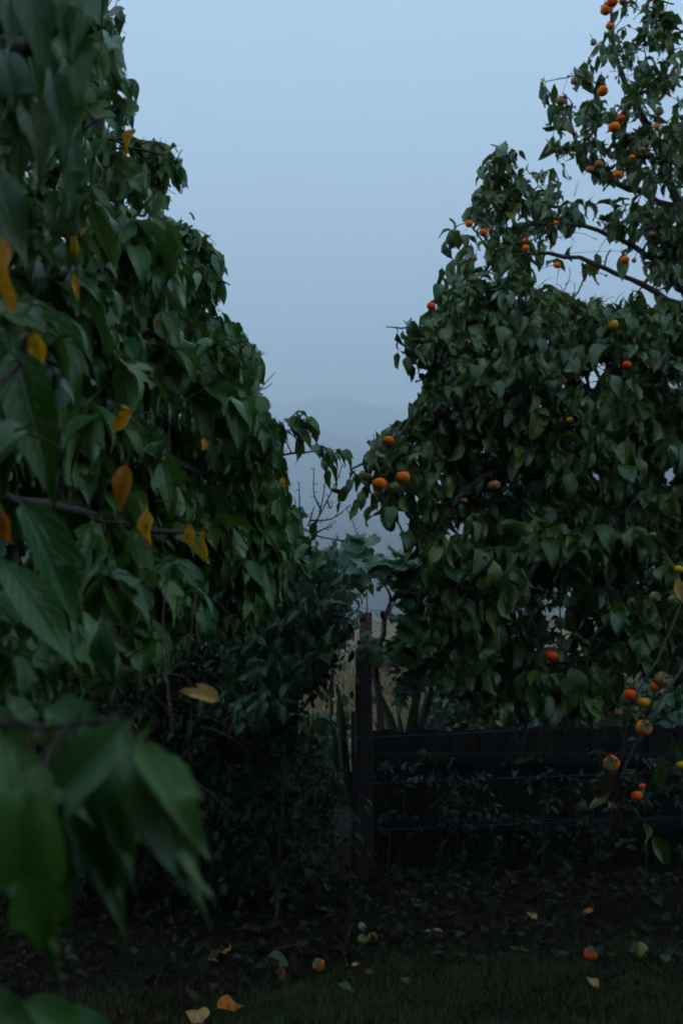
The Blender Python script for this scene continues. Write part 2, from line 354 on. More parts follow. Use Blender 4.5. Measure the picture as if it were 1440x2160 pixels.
def sprays(tree, L, base, d, length, n, leaf, out, a=.5, b=.7, c=.6, rnd=.35, up=.5, sag=.35, r0=.0035, start=.2, rad=None):
    """K twigs, n leaves on each, alternate; out = (K,3) direction the leaf faces turn to"""
    K = len(base); d = nrm(d)
    length = np.broadcast_to(length, (K,))
    t = np.linspace(start, 1, n)[None, :] + rng.uniform(-.05, .05, (K, n))
    sagv = np.array([0, 0, -1.0]) * sag
    pos = base[:, None] + (d[:, None] * t[..., None] + sagv * (t ** 2)[..., None]) * length[:, None, None]
    side = nrm(np.cross(d, np.array([0, 0, 1.0])) + rng.normal(0, .4, (K, 3)))
    sg = np.where(np.arange(n) % 2 == 0, 1, -1)[None, :, None]
    ld = a * d[:, None] + b * sg * side[:, None] + c * np.array([0, 0, -1.0]) + rng.normal(0, rnd, (K, n, 3))
    ld[:, -1] = d + c * np.array([0, 0, -1.0]) * .8 + rng.normal(0, rnd, (K, 3))
    nn = out[:, None] * .8 + np.array([0, 0, up]) + rng.normal(0, .45, (K, n, 3))
    if rad is not None:                       # rosette: leaves turn round the shoot and droop outwards from it
        az = rng.uniform(0, 6.28, (K, 1)) + np.arange(n)[None] * 2.4 + rng.normal(0, .35, (K, n))
        rv = np.stack([np.cos(az), np.sin(az), np.zeros_like(az)], -1)
        ld = rv * rad + d[:, None] * a + out[:, None] * .25 + c * np.array([0, 0, -1.0]) * rng.uniform(.5, 1.4, (K, n, 1)) + rng.normal(0, rnd * .6, (K, n, 3))
        nn = rv * .75 + np.array([0, 0, up + .35]) + out[:, None] * .3 + rng.normal(0, .3, (K, n, 3))
    s = leaf * rng.uniform(.65, 1.2, (K, n))
    L.add(pos, ld, nn, s)
    tt = np.linspace(0, 1, 5)
    pl = base[:, None] + (d[:, None] * tt[None, :, None] + sagv * (tt ** 2)[None, :, None]) * length[:, None, None]
    tw = TWIGS.setdefault(tree, ([], []))
    for k in range(K): tw[0].append(pl[k]); tw[1].append(np.linspace(r0, r0 * .45, 5))

def connect(tree, pts, limbs, r=.006, sag=.15, rmin=.5):
    """thin curved branches that fork outwards from the limbs until every one of pts is reached"""
    LP = np.concatenate(limbs); tw = TWIGS.setdefault(tree, ([], [])); pts = np.asarray(pts)
    best = np.full(len(pts), 1e9); bi = np.zeros(len(pts), int); nodes_ = list(LP); lev = [0] * len(LP)
    for k in range(0, len(LP)):
        d = np.linalg.norm(pts - LP[k], axis=1); m = d < best; best[m] = d[m]; bi[m] = k
    todo = np.ones(len(pts), bool)
    for _ in range(len(pts)):
        k = int(np.argmin(np.where(todo, best, 1e9))); p = pts[k]; q = nodes_[bi[k]]; lv = lev[bi[k]] + 1
        todo[k] = False; dist = np.linalg.norm(p - q)
        mid = (p + q) / 2 + rng.normal(0, .07, 3) * dist + np.array([0, 0, sag * dist * .6])
        l = smooth_line([q, mid, p], 6); f = max(.45, 1.15 - .12 * lv)
        tw[0].append(l); tw[1].append(np.linspace(r * f, r * max(f - .15, .35), 6))
        for x in (l[3], p):
            nodes_.append(x); lev.append(lv); d = np.linalg.norm(pts - x, axis=1) * 1.08; m = todo & (d < best); best[m] = d[m]; bi[m] = len(nodes_) - 1

def build_limbs(tree, limbs, radii, mat, name='branch', sides=8):
    for i, (l, r) in enumerate(zip(limbs, radii)):
        V, Fq = tubes([l], [r], sides); V = V + rng.normal(0, 1, V.shape) * np.repeat(r, sides)[:, None] * .09 + np.repeat(rng.normal(0, .45, (len(l), 3)) * np.asarray(r)[:, None], sides, 0)
        link(name if i else 'trunk', mesh_np(name, V, Fq, mat), tree)

# ================================================================== SETTING
def hill_h(X, Y):
    el = 4.0 + 12.6 * (1 - np.exp(-np.clip(Y - 700, 0, None) / 2300)) + .5 * np.sin(X / 900 + .6) + .45 * np.sin(X / 260 + Y / 400) + .25 * np.sin(X / 97 + 2)
    h = np.tan(np.radians(el)) * Y * np.clip((Y - 300) / 500, 0, 1)
    h = np.maximum(h, 0) + 560 * np.exp(-(((X - 1000) / 520) ** 2 + ((Y - 1450) / 450) ** 2))
    h += 7 * np.sin(X / 27 + Y / 50) * np.clip((Y - 500) / 500, 0, 1) + 4 * np.sin(X / 13 - Y / 19) * np.clip((Y - 300) / 300, 0, 1)
    h += (14 * np.abs(np.sin(X / 41 + 2 * np.sin(X / 130))) + 11 * np.abs(np.sin(X / 23 + Y / 37))) * np.clip((Y - 900) / 900, 0, 1)
    return h + 9 * np.clip((Y - 130) / 200, -.1, 1)

def field_h(X, Y):
    t = np.clip((Y - 17) / 60, 0, 1)
    return 6.6 * t ** 1.1 + .25 * np.sin(X / 3.1 + Y / 5) * t + 3 * np.clip((Y - 77) / 120, 0, 1)

def heightfield(name, xs, ys, h, mat):
    X, Y = np.meshgrid(xs, ys); Z = h(X, Y)
    V = np.stack([X, Y, Z], -1).reshape(-1, 3); nx = len(xs)
    i = np.arange(len(ys) - 1)[:, None] * nx; j = np.arange(nx - 1)[None]
    Fq = np.stack([i + j, i + j + 1, i + nx + j + 1, i + nx + j], -1).reshape(-1, 4)
    return link(name, mesh_np(name, V, Fq, mat), kind='structure')

def near_h(X, Y):
    return .018 * np.sin(X * 2.3 + 1) * np.sin(Y * 1.9) + .012 * np.sin(X * 6.1) * np.sin(Y * 5.3 + 2) + .05 * np.exp(-((Y - 7.6) / .6) ** 2) * (1 + .5 * np.sin(X * 3))

heightfield('ground', np.linspace(-14, 14, 160), np.linspace(-12, 17.5, 170), near_h, M_soil)
xs = np.sinh(np.linspace(-5, 5, 90)) / np.sinh(5) * 1500
heightfield('field', xs, np.concatenate([np.linspace(17.2, 80, 60), np.linspace(84, 240, 25)]), lambda X, Y: field_h(X, Y) - .03, M_field)
o_g = heightfield('outer_ground', np.linspace(-1500, 1500, 30), np.linspace(-600, 18, 12), lambda X, Y: X * 0 - .12, M_soil)
heightfield('hills', np.linspace(-5200, 5200, 320), np.concatenate([np.linspace(150, 1800, 150), np.linspace(1820, 6400, 90)]), hill_h, M_hill)

# ================================================================== PERSIMMON TREE
pt = thing('persimmon_tree', 'tall persimmon tree dotted with orange fruit, its long branch reaching over the gap', 'tree', (2.55, 7.1, 0))
# children are modelled in world space: undo the empty's offset
def world_root(o):
    o['_x'] = 0; del o['_x']
    loc = o.location.copy(); o.location = (0, 0, 0); return loc
world_root(pt)

def pline(pts, n=14):
    return smooth_line([P(*p) for p in pts], n)
trunk = smooth_line([(2.62, 7.2, -.05), (2.58, 7.15, .6), (2.66, 7.05, 1.3), (2.5, 7.0, 2.0), P(1460, 1150, 7.0), P(1490, 900, 7.0), P(1500, 700, 6.9), P(1460, 480, 6.9)], 26)
plimbs = [trunk,
    pline([(1500, 790, 6.9), (1440, 610, 6.7), (1380, 545, 6.5), (1300, 500, 6.4), (1215, 476, 6.3), (1140, 472, 6.2), (1085, 485, 6.2)], 20),
    pline([(1500, 800, 6.8), (1450, 665, 6.5), (1380, 618, 6.3), (1300, 577, 6.2), (1220, 545, 6.1), (1130, 533, 6.0), (1065, 547, 6.0), (1010, 590, 5.9)], 22),
    pline([(1490, 700, 6.7), (1440, 668, 6.4), (1390, 668, 6.2), (1330, 680, 6.0), (1250, 690, 5.9)]),
    pline([(1480, 880, 6.9), (1300, 760, 6.3), (1120, 730, 5.9), (980, 770, 5.5), (905, 830, 5.3), (855, 905, 5.1), (810, 950, 5.0), (740, 992, 4.9)], 26),
    pline([(1262, 180, 6.65), (1225, 160, 6.62), (1185, 165, 6.6), (1150, 172, 6.6)], 8), pline([(1160, 476, 6.2), (1120, 430, 6.2), (1085, 370, 6.2), (1060, 315, 6.2), (1035, 305, 6.2)], 12), pline([(1080, 545, 6.0), (1030, 520, 6.0), (1000, 485, 6.0), (985, 470, 6.0)], 8), pline([(1100, 735, 5.9), (1000, 700, 5.8), (900, 690, 5.7), (850, 690, 5.6), (815, 690, 5.6)], 14),
    pline([(1475, 560, 6.9), (1420, 400, 6.8), (1350, 250, 6.7), (1300, 120, 6.7), (1283, -20, 6.7)]),
    pline([(1440, 460, 6.9), (1350, 400, 6.8), (1260, 370, 6.7), (1215, 300, 6.7), (1190, 200, 6.7)]),
    pline([(1490, 950, 6.8), (1440, 800, 6.4), (1380, 825, 6.2), (1300, 860, 5.9), (1200, 900, 5.6)]),
    pline([(1480, 1000, 6.9), (1300, 940, 6.2), (1150, 960, 5.6), (1000, 1020, 5.3), (930, 1100, 5.2), (890, 1160, 5.2)], 20),
    pline([(1480, 1150, 6.9), (1330, 1080, 6.0), (1180, 1120, 5.5), (1080, 1220, 5.3), (1000, 1330, 5.3)], 18),
    pline([(1480, 1150, 6.9), (1420, 1160, 5.6), (1345, 1210, 5.2), (1290, 1300, 5.1), (1200, 1400, 5.1)], 16),
    pline([(1500, 1180, 6.9), (1470, 1180, 5.4), (1420, 1310, 4.9), (1385, 1390, 4.75), (1345, 1460, 4.7), (1335, 1500, 4.7)], 16),
    pline([(1490, 1260, 6.9), (1480, 1310, 5.2), (1440, 1400, 4.8), (1405, 1455, 4.7), (1368, 1515, 4.65), (1330, 1590, 4.6), (1298, 1670, 4.6), (1282, 1760, 4.6)], 20),
    pline([(1500, 900, 7.0), (1700, 700, 6.8), (1900, 500, 6.5)]), pline([(1500, 1000, 7.0), (1750, 950, 6.5), (2000, 900, 6.0)]),
    pline([(1460, 500, 6.9), (1600, 250, 7.2), (1700, 0, 7.3)]), pline([(1500, 850, 7.0), (1420, 750, 7.9), (1250, 700, 8.5)]),
]
prad = [np.linspace(.11, .05, 26)] + [np.linspace(*ab, len(l)) for l, ab in zip(plimbs[1:], [(.027, .006), (.025, .005), (.024, .006), (.018, .005), (.005, .003), (.011, .004), (.009, .004), (.012, .003), (.04, .008), (.03, .007), (.028, .007), (.035, .006), (.035, .006), (.03, .006), (.010, .003), (.009, .0025), (.04, .01), (.04, .01), (.04, .01), (.04, .01)])]
build_limbs(pt, plimbs, prad, M_bark)

OUT_P = [(1262, -400), (1262, -10), (1292, 70), (1245, 125), (1190, 170), (1168, 235), (1165, 320), (1195, 350), (1140, 372), (1108, 330), (1072, 300), (1040, 312), (1012, 350), (1002, 420), (990, 462), (958, 492), (950, 540), (942, 600), (940, 655), (888, 690), (885, 735), (893, 800), (880, 850), (868, 890), (800, 912), (775, 960), (738, 990), (742, 1035), (770, 1075), (830, 1085), (868, 1040), (885, 1060), (862, 1110), (858, 1160), (900, 1170), (905, 1260), (925, 1350), (940, 1470), (1010, 1505), (1130, 1510), (1230, 1530), (1290, 1490), (1330, 1420), (1440, 1420), (1600, 1500), (2100, 1500), (2100, -400)]
HOLES_P = [([(1205, 480), (1290, 500), (1350, 545), (1330, 575), (1240, 545), (1190, 530), (1120, 525), (1120, 500)], .9), ([(1120, 556), (1200, 556), (1290, 592), (1350, 640), (1290, 655), (1200, 625), (1120, 620)], .9), ([(1210, 330), (1290, 400), (1420, 390), (1420, 430), (1290, 450), (1190, 420)], .6),
           ([(1098, 360), (1120, 372), (1175, 380), (1165, 410), (1105, 400)], .95), ([(1190, 378), (1260, 392), (1330, 380), (1345, 412), (1262, 432), (1200, 420)], .8),
           ([(1205, 492), (1270, 505), (1330, 545), (1310, 560), (1240, 540), (1200, 522), (1130, 520)], 1.0),
           ([(1110, 565), (1200, 562), (1290, 600), (1330, 640), (1270, 640), (1200, 600), (1150, 610)], .75),
           ([(1340, 395), (1440, 380), (1440, 430), (1400, 450), (1340, 440)], .5), ([(1380, 590), (1440, 600), (1440, 655), (1400, 645)], .9),
           ([(1250, 760), (1285, 750), (1290, 790), (1240, 825), (1225, 800)], 1.0), ([(1375, 800), (1440, 790), (1440, 850), (1395, 860)], .9),
           ([(1180, 1220), (1222, 1222), (1218, 1262), (1182, 1255)], 1.0), ([(1235, 970), (1262, 970), (1270, 1005), (1250, 1010)], 1.0), ([(1130, 1185), (1150, 1185), (1150, 1200), (1130, 1200)], 1.0),
           ([(1140, 190), (1165, 190), (1180, 160), (1150, 160)], 1.0), ([(893, 860), (920, 940), (880, 985), (840, 960), (868, 900)], .5), ([(870, 960), (905, 990), (880, 1030)], .9)]
LP_ = Leaves()
def scatter(poly, n, depth, box, dens=None):
    x0, x1, y0, y1 = box; xs_, ys_, Y_ = [], [], []
    tot = 0
    while tot < n:
        x = rng.uniform(x0, x1, n * 3); y = rng.uniform(y0, y1, n * 3)
        m = inpoly(x, y, poly)
        if dens is not None: m &= rng.uniform(0, 1, len(x)) < dens(x, y)
        xs_.append(x[m]); ys_.append(y[m]); tot += m.sum()
    x = np.concatenate(xs_)[:n]; y = np.concatenate(ys_)[:n]
    return x, y, depth(x, y)

def clusters(poly, box, ncen, per, depth0, thick, sig, dens, extra=()):
    """clump centres gathered round branch ends, so the crown has lobes and dark gaps"""
    cx = rng.uniform(box[0], box[1], ncen * 40); cy_ = rng.uniform(box[2], box[3], ncen * 40)
    m = inpoly(cx, cy_, poly) & (rng.uniform(0, 1, len(cx)) < dens(cx, cy_)); cx, cy_ = cx[m], cy_[m]
    Yc = depth0(cx, cy_) + rng.uniform(0, 1, len(cx)) ** 1.3 * thick(cx, cy_)
    C = Pv(cx, cy_, Yc); keep = []
    for i in range(len(C)):
        if len(keep) >= ncen: break
        if keep and np.min(np.linalg.norm((C[keep] - C[i]) * [1, .8, 1], axis=1)) < sig * 1.25: continue
        keep.append(i)
    C = C[keep]
    if len(extra): C = np.concatenate([C, np.array([P(*e) for e in extra])])
    out = []
    for c in C:
        n = max(3, int(per * rng.uniform(.6, 1.4))); q = rng.normal(0, 1, (n, 3)) * sig * [1, .9, .62]; q[:, 2] -= .25 * np.hypot(q[:, 0], q[:, 1]); out.append(c + q)
    return np.concatenate(out)

def pdepth(x, y):
    front = 5.05 + np.clip((900 - y) / 900, 0, 1.5) * 1.15 + .25 * np.sin(x / 60 + y / 90) + np.clip((950 - x) / 250, 0, 1) * -.15
    thick = np.clip((x - 760) / 260, .12, 1) * 3.0 * np.clip(1.25 - np.clip((500 - y) / 900, 0, .8), .3, 1)
    return front + thick * rng.uniform(0, 1, x.shape) ** 1.15
def pd0(x, y): return 5.05 + np.clip((900 - y) / 900, 0, 1.5) * 1.15 + np.clip((950 - x) / 250, 0, 1) * -.15
def pth(x, y): return np.clip((x - 760) / 260, .12, 1) * 2.8 * np.clip(1.25 - np.clip((500 - y) / 900, 0, .8), .3, 1)
cc = clusters(OUT_P, (720, 2100, -400, 1560), 260, 4, pd0, pth, .14, lambda x, y: np.where(y < 640, .15, 1.0) * np.where(x > 1460, .5, 1),
    [(1285, 60, 6.6), (1270, 120, 6.6), (1330, 100, 6.7), (1400, 110, 6.7), (1210, 180, 6.6), (1195, 290, 6.6), (1300, 170, 6.6), (1390, 190, 6.6), (1240, 240, 6.6), (1340, 290, 6.7), (1420, 280, 6.7), (1230, 320, 6.6), (1400, 30, 6.8), (1340, 30, 6.8), (1440, 350, 6.7), (1370, 350, 6.7),
     (1045, 330, 6.2), (1085, 330, 6.2), (1030, 400, 6.2), (1085, 410, 6.2), (1120, 445, 6.2), (1025, 460, 6.1), (1080, 490, 6.1), (975, 520, 6.0), (1030, 545, 6.0), (970, 600, 5.9), (1250, 470, 6.4), (1330, 470, 6.4), (1400, 500, 6.5), (1190, 440, 6.4), (1380, 440, 6.6), (1385, 555, 6.6), (1425, 590, 6.5), (1410, 470, 6.6), (1310, 620, 6.2), (1380, 640, 6.3), (1250, 600, 6.2),
     (1060, 600, 6.0), (1120, 625, 6.0), (1000, 620, 5.9), (1050, 660, 5.9), (1180, 645, 6.0), (1240, 655, 6.0), (950, 650, 5.8), (1100, 675, 5.9), (900, 860, 5.4), (930, 900, 5.3), (870, 890, 5.3), (1000, 750, 5.8), (1080, 760, 5.8), *[(1250 + 37 * (q % 6), 670 + 105 * (q // 6) + 31 * (q % 3), 5.9 + .17 * (q % 5)) for q in range(26)], (1000, 850, 5.5), (960, 930, 5.3), (1000, 650, 5.8), (920, 740, 5.6), (960, 680, 5.7), (900, 800, 5.5), (930, 860, 5.4), (1000, 1400, 5.2), (1100, 1430, 5.2), (1180, 1450, 5.1), (1250, 1430, 5.0), (950, 1300, 5.3), (920, 1220, 5.3), (890, 1120, 5.2)])
connect(pt, cc, plimbs, r=.0055)
K = 3
base = np.repeat(cc, K, 0) + rng.normal(0, .06, (len(cc) * K, 3))
outw = nrm(base - np.array([2.6, 7.4, 2.6])); outw = nrm(outw * .6 + np.array([-.2, -.6, .2]))
dirs = outw * .5 + rng.normal(0, .6, base.shape) + np.array([0, 0, -.05])
_, spy, _ = proj(base); sprays(pt, LP_, base, dirs, rng.uniform(.05, .20, len(base)), 5, (np.where(spy < 640, .136, .160) * rng.uniform(.7, 1.3, len(base)))[:, None], outw, a=.35, b=.7, c=.8, rnd=.45, up=.5, rad=.65, sag=.4, r0=.0028)
# clusters at the hanging branch tips and the lone twigs
hand = [(745, 995, 4.9), (775, 1010, 4.9), (805, 1030, 4.9), (835, 1040, 4.92), (862, 1020, 4.95), (880, 1005, 5.0), (820, 920, 5.0), (805, 945, 4.98), (790, 985, 4.95), (855, 975, 5.0), (840, 700, 5.6), (868, 680, 5.6), (850, 760, 5.6), (900, 700, 5.6), (925, 600, 5.8), (1150, 175, 6.6), (960, 480, 6.1), (1285, 1640, 4.6), (1345, 1710, 4.6), (1410, 1570, 4.8)]
hb = np.array([P(*h) for h in hand]); kk = 2
connect(pt, hb, plimbs, r=.004, sag=.05)
hb2 = np.repeat(hb, kk, 0) + rng.normal(0, .02, (len(hb) * kk, 3))
sprays(pt, LP_, hb2, rng.normal(0, .5, hb2.shape) + np.array([-.2, -.2, -.3]), .10, 3, .135, np.tile([-.3, -.7, .3], (len(hb2), 1)), a=.4, b=.5, c=1.0, rnd=.3, up=.4, sag=.4)

# ---- fruit: px, py, diameter px, skin, facing ('c' shows calyx), clear leaves in front?, label
FR = [
 (1290, 4, 26, 'r', '', 1, 'red-orange persimmon cut by the top edge, at the very tip of the persimmon tree'),
 (1277, 21, 25, 'o', '', 1, 'orange persimmon touching the underside of the topmost red one'),
 (1313, 3, 18, 'd', '', 1, 'brownish persimmon beside the topmost red-orange one'),
 (1286, 55, 20, 'o', '', 1, 'soft orange persimmon just below the topmost pair in the tree'),
 (1251, 90, 15, 'e', '', 1, 'small pale green unripe fruit near the top of the persimmon tree'),
 (1182, 214, 23, 'd', '', 1, 'dull grey-orange persimmon at the outer tip of the upper crown'),
 (1270, 192, 25, 'o', '', 1, 'round orange persimmon in the middle of the upper crown, above the brightest one'),
 (1210, 172, 16, 'd', '', 0, 'half hidden brownish persimmon behind leaves near the upper crown edge'),
 (1294, 268, 26, 'o', '', 1, 'bright orange persimmon with a smaller red one behind its shoulder'),
 (1309, 249, 18, 'r', '', 1, 'dark red persimmon tucked behind the bright orange one in the upper crown'),
 (1389, 236, 20, 'd', 'c', 1, 'dull brown persimmon showing its calyx, high near the picture edge'),
 (1384, 268, 14, 'o', '', 1, 'small orange persimmon half under leaves, below the dull brown calyx one'),
 (1353, 316, 17, 'd', '', 1, 'brown-orange persimmon beside a smaller orange one in the upper crown'),
 (1332, 331, 12, 'o', '', 1, 'tiny orange persimmon just under a brown-orange one in the upper crown'),
 (1262, 347, 20, 'd', '', 1, 'dusky orange persimmon, larger of the dark pair hanging on one twig'),
 (1243, 357, 18, 'd', '', 1, 'dark brown persimmon, smaller of the pair hanging on one twig'),
 (1302, 368, 21, 'o', '', 1, 'vivid orange persimmon hanging beside the dark pair, over open sky'),
 (989, 472, 17, 'o', '', 1, 'orange persimmon at the outermost tip of the middle crown'),
 (1019, 491, 19, 'o', '', 1, 'orange persimmon just inside the outermost one of the middle crown'),
 (1056, 415, 13, 'd', '', 1, 'small dull persimmon among leaves of the small upper lobe'),
 (1172, 470, 12, 'o', '', 1, 'little orange persimmon sitting on top of the arching bare branch'),
 (1108, 523, 16, 'o', '', 1, 'orange persimmon under the end of the arching branch'),
 (1106, 509, 15, 'r', '', 0, 'red persimmon crammed above another under the arching branch end'),
 (1317, 548, 20, 'o', '', 1, 'orange persimmon hanging between the two arching bare branches'),
 (1336, 550, 11, 'd', '', 1, 'small reddish persimmon next to the one between the arching branches'),
 (1174, 559, 16, 'o', '', 1, 'orange persimmon just below the lower arching branch'),
 (1001, 546, 11, 'd', '', 1, 'small pale brown persimmon in the outer leaves below the outermost pair'),
 (1374, 494, 14, 'd', '', 1, 'dark reddish persimmon above the upper arching branch'),
 (909, 646, 20, 'r', '', 1, 'lone orange-red persimmon dangling over open sky at the crown edge'),
 (1292, 685, 24, 'y', '', 1, 'yellow persimmon with an orange blush beside a thick bare branch'),
 (1321, 770, 20, 'r', '', 1, 'orange-red persimmon beside the bluish gap between leaves'),
 (1201, 886, 15, 'y', '', 1, 'small yellow persimmon peeping out between dark leaves'),
 (954, 728, 10, 'y', '', 1, 'tiny yellow-orange fruit in leaves at the outer middle crown'),
 (820, 929, 23, 'o', '', 1, 'orange persimmon half behind a leaf, above the hanging cluster'),
 (773, 1006, 22, 'g', '', 1, 'greenish unripe persimmon at the tip of the hanging cluster'),
 (800, 1021, 32, 'o', '', 1, 'large glowing orange persimmon, lower of the two in the hanging cluster'),
 (849, 1007, 31, 'o', '', 1, 'large glowing orange persimmon, upper of the two in the hanging cluster'),
 (829, 1028, 28, 'g', '', 1, 'olive green persimmon hidden between the two large orange ones'),
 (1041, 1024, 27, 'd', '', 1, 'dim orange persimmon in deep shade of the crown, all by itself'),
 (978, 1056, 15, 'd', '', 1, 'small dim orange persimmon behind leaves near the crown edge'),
 (1375, 1128, 15, 'g', '', 1, 'small yellow-green persimmon hanging above the yellow calyx pair'),
 (1430, 1201, 19, 'y', '', 1, 'yellow persimmon at the picture edge above the calyx pair'),
 (1380, 1260, 24, 'g', 'c', 1, 'yellow-green persimmon with open calyx, first of the shaded pair'),
 (1418, 1266, 22, 'g', 'c', 1, 'yellow-green persimmon beside pale dry leaves at the picture edge'),
 (1163, 1383, 27, 'r', '', 1, 'single red-orange persimmon in the dark lower crown'),
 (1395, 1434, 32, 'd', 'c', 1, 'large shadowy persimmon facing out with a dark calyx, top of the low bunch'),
 (1382, 1448, 25, 'o', '', 1, 'orange persimmon in front of the large shadowy one of the low bunch'),
 (1328, 1466, 27, 'r', '', 1, 'brightest red persimmon of the low bunch'),
 (1356, 1481, 25, 'y', '', 1, 'yellow persimmon with a red side, beside the brightest red one'),
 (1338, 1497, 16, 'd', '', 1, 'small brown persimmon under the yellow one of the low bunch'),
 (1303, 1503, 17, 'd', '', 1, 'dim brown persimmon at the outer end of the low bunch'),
 (1357, 1535, 33, 'o', 'c', 1, 'orange persimmon with its grey calyx turned outwards, below the low bunch'),
 (1289, 1610, 32, 'o', 'c', 1, 'dark orange persimmon with a four-lobed calyx above long dry leaves'),
 (1437, 1614, 22, 'y', '', 1, 'dull yellow persimmon cut by the picture edge low in the tree'),
 (1342, 1678, 22, 'r', '', 1, 'dim red persimmon, lowest fruit still hanging on the tree'),
 (1353, 1658, 13, 'r', '', 1, 'small dim red persimmon just above the lowest hanging one'),
]
def fruit_mesh():
    V, Fq = [], []; nu, nv = 28, 14
    for i in range(nv + 1):
        ph = math.pi * i / nv
        for j in range(nu):
            th = 2 * math.pi * j / nu
            r = math.sin(ph) ** .92 * (1 + .035 * math.cos(4 * th) * math.sin(ph))
            z = math.cos(ph) * .84 - .10 * math.exp(-(ph / .45) ** 2) + .05 * math.exp(-((math.pi - ph) / .25) ** 2)
            V.append((.5 * r * math.cos(th), .5 * r * math.sin(th), .5 * z))
    for i in range(nv):
        for j in range(nu):
            Fq.append((i * nu + j, (i + 1) * nu + j, (i + 1) * nu + (j + 1) % nu, i * nu + (j + 1) % nu))
    return np.array(V), np.array(Fq)
FV, FF = fruit_mesh()
def calyx_mesh():
    V, Fq = [], []
    for q in range(4):
        a0 = q * math.pi / 2 + .3; b = len(V)
        for k, (r, w_, z) in enumerate([(0.0, .05, .39), (.12, .16, .41), (.26, .19, .43), (.37, .12, .40), (.43, .02, .46)]):
            for u in (-1, 0, 1):
                x, yv = r, u * w_; zz = z - .03 * (u == 0) + (.03 if k == 4 else 0)
                V.append((x * math.cos(a0) - yv * math.sin(a0), x * math.sin(a0) + yv * math.cos(a0), zz))
        for k in range(4):
            for u in range(2):
                i = b + k * 3 + u; Fq.append((i, i + 3, i + 4, i + 1))
    return np.array(V), np.array(Fq)
CV, CF = calyx_mesh()
CLEAR = []   # (px, py, radius px, depth): leaves nearer than that are dropped
def make_fruit(pos, dia, skin, label, group, rot, stem=True, calyx=True):
    r = thing('persimmon', label, 'persimmon', tuple(pos), group)
    r.rotation_euler = rot
    sx = random.uniform(.94, 1.06)
    V = FV * dia * np.array([1, 1, sx])
    link('fruit_skin', mesh_np('fruit_skin', V, FF, FM[skin]), r)
    if calyx: link('calyx', mesh_np('calyx', CV * dia * np.array([1, 1, sx]) + np.array([0, 0, .004 * dia]), CF, M_calyx), r)
    if stem:
        ln = smooth_line([(0, 0, dia * .36), (0.002, 0, dia * .36 + .02), (.006, .003, dia * .36 + .045)], 4)
        V, Fq = tubes([ln], [[.0028, .0022, .002, .0022]], 5); link('stem', mesh_np('stem', V, Fq, M_twig), r)
    return r
stem_pts = []
for (px, py, d, skin, face, clr, lab) in FR:
    Yf = min(max(.072 * F / d, 4.55), 5.0 + max(0, (900 - py) / 900) * 1.25)
    if py > 1080: Yf = min(Yf, 4.75 if px > 1250 else 5.0)
    p = P(px, py, Yf); dia = d * Yf / F * 1.03
    if face == 'c': rot = (math.radians(random.uniform(60, 80)), 0, math.radians(random.uniform(-35, 35)))
    else: rot = (math.radians(random.uniform(-22, 10)), math.radians(random.uniform(-20, 20)), random.uniform(0, 6))
    make_fruit(p, dia, skin, lab, 'persimmons hanging in the persimmon tree', rot)
    Rm = Matrix.Translation(p) @ __import__('mathutils').Euler(rot).to_matrix().to_4x4()
    stem_pts.append(np.array(Rm @ Vector((.006, .003, dia * .36 + .045))))
    if clr: CLEAR.append((px, py, d * .62 + 3, np.linalg.norm(p - CAM) + .02))
connect(pt, np.array(stem_pts), plimbs, r=.0035, sag=.1, rmin=.6)
LP_.fin()
bx_, by_, _ = proj(LP_.P); tx_, ty_, _ = proj(LP_.P + LP_.D * LP_.S[:, None]); cx_, cy_ = (bx_ + tx_) / 2, (by_ + ty_) / 2
jx = rng.uniform(-6, 26, len(tx_)); k_ = inpoly(tx_ + jx, ty_, OUT_P) & inpoly(bx_ + jx, by_ + 8, OUT_P)
nh = len(hb2) * 3; k_[-nh:] = True
for poly, pr_ in HOLES_P: k_ &= ~(inpoly(cx_, cy_, poly) & (rng.uniform(0, 1, len(cx_)) < pr_))
LP_.keep(k_)
CROWNS.append((pt, LP_, T_pers, M_pers, 290))

# ================================================================== LEFT TREE (drooping pointed leaves)
lt = thing('broadleaf_tree', 'leafy tree of drooping pointed leaves filling the near side, a few leaves yellow', 'tree', (0, 0, 0))
OUT_L = [(-1400, -500), (215, -500), (232, -20), (258, 40), (248, 98), (205, 90), (200, 115), (245, 130), (274, 190), (264, 280), (225, 285), (262, 290), (310, 274), (374, 316), (378, 372), (348, 432), (300, 425), (280, 445), (290, 468), (330, 474), (392, 466), (437, 500), (468, 560), (482, 628), (462, 642), (425, 655), (445, 680), (502, 682), (548, 745), (547, 790), (515, 830), (558, 850), (585, 885), (600, 930), (612, 965), (590, 1000), (620, 1060), (655, 1110), (650, 1180), (600, 1260), (560, 1330), (490, 1350), (420, 1370), (350, 1430), (260, 1440), (190, 1470), (100, 1490), (0, 1500), (-1400, 1700)]
def ldepth0(x, y): return 1.75 + np.clip(x, -250, 800) / 700 * 4.0 + np.clip((y - 500) / 1500, -.3, .4) * -.4
def ldepth(x, y): return ldepth0(x, y) + rng.uniform(0, 1, x.shape) ** 1.2 * 1.5
def ldens(x, y):
    p = np.clip((ldepth0(x, y) / 5.2), .22, 1) ** 1.5
    dark = inpoly(x, y, [(60, 540), (210, 500), (250, 620), (270, 720), (200, 770), (100, 700)])     # opening onto the small-leaved tree
    return p * np.where(dark, .08, 1) * np.where(x < 0, .5, 1)
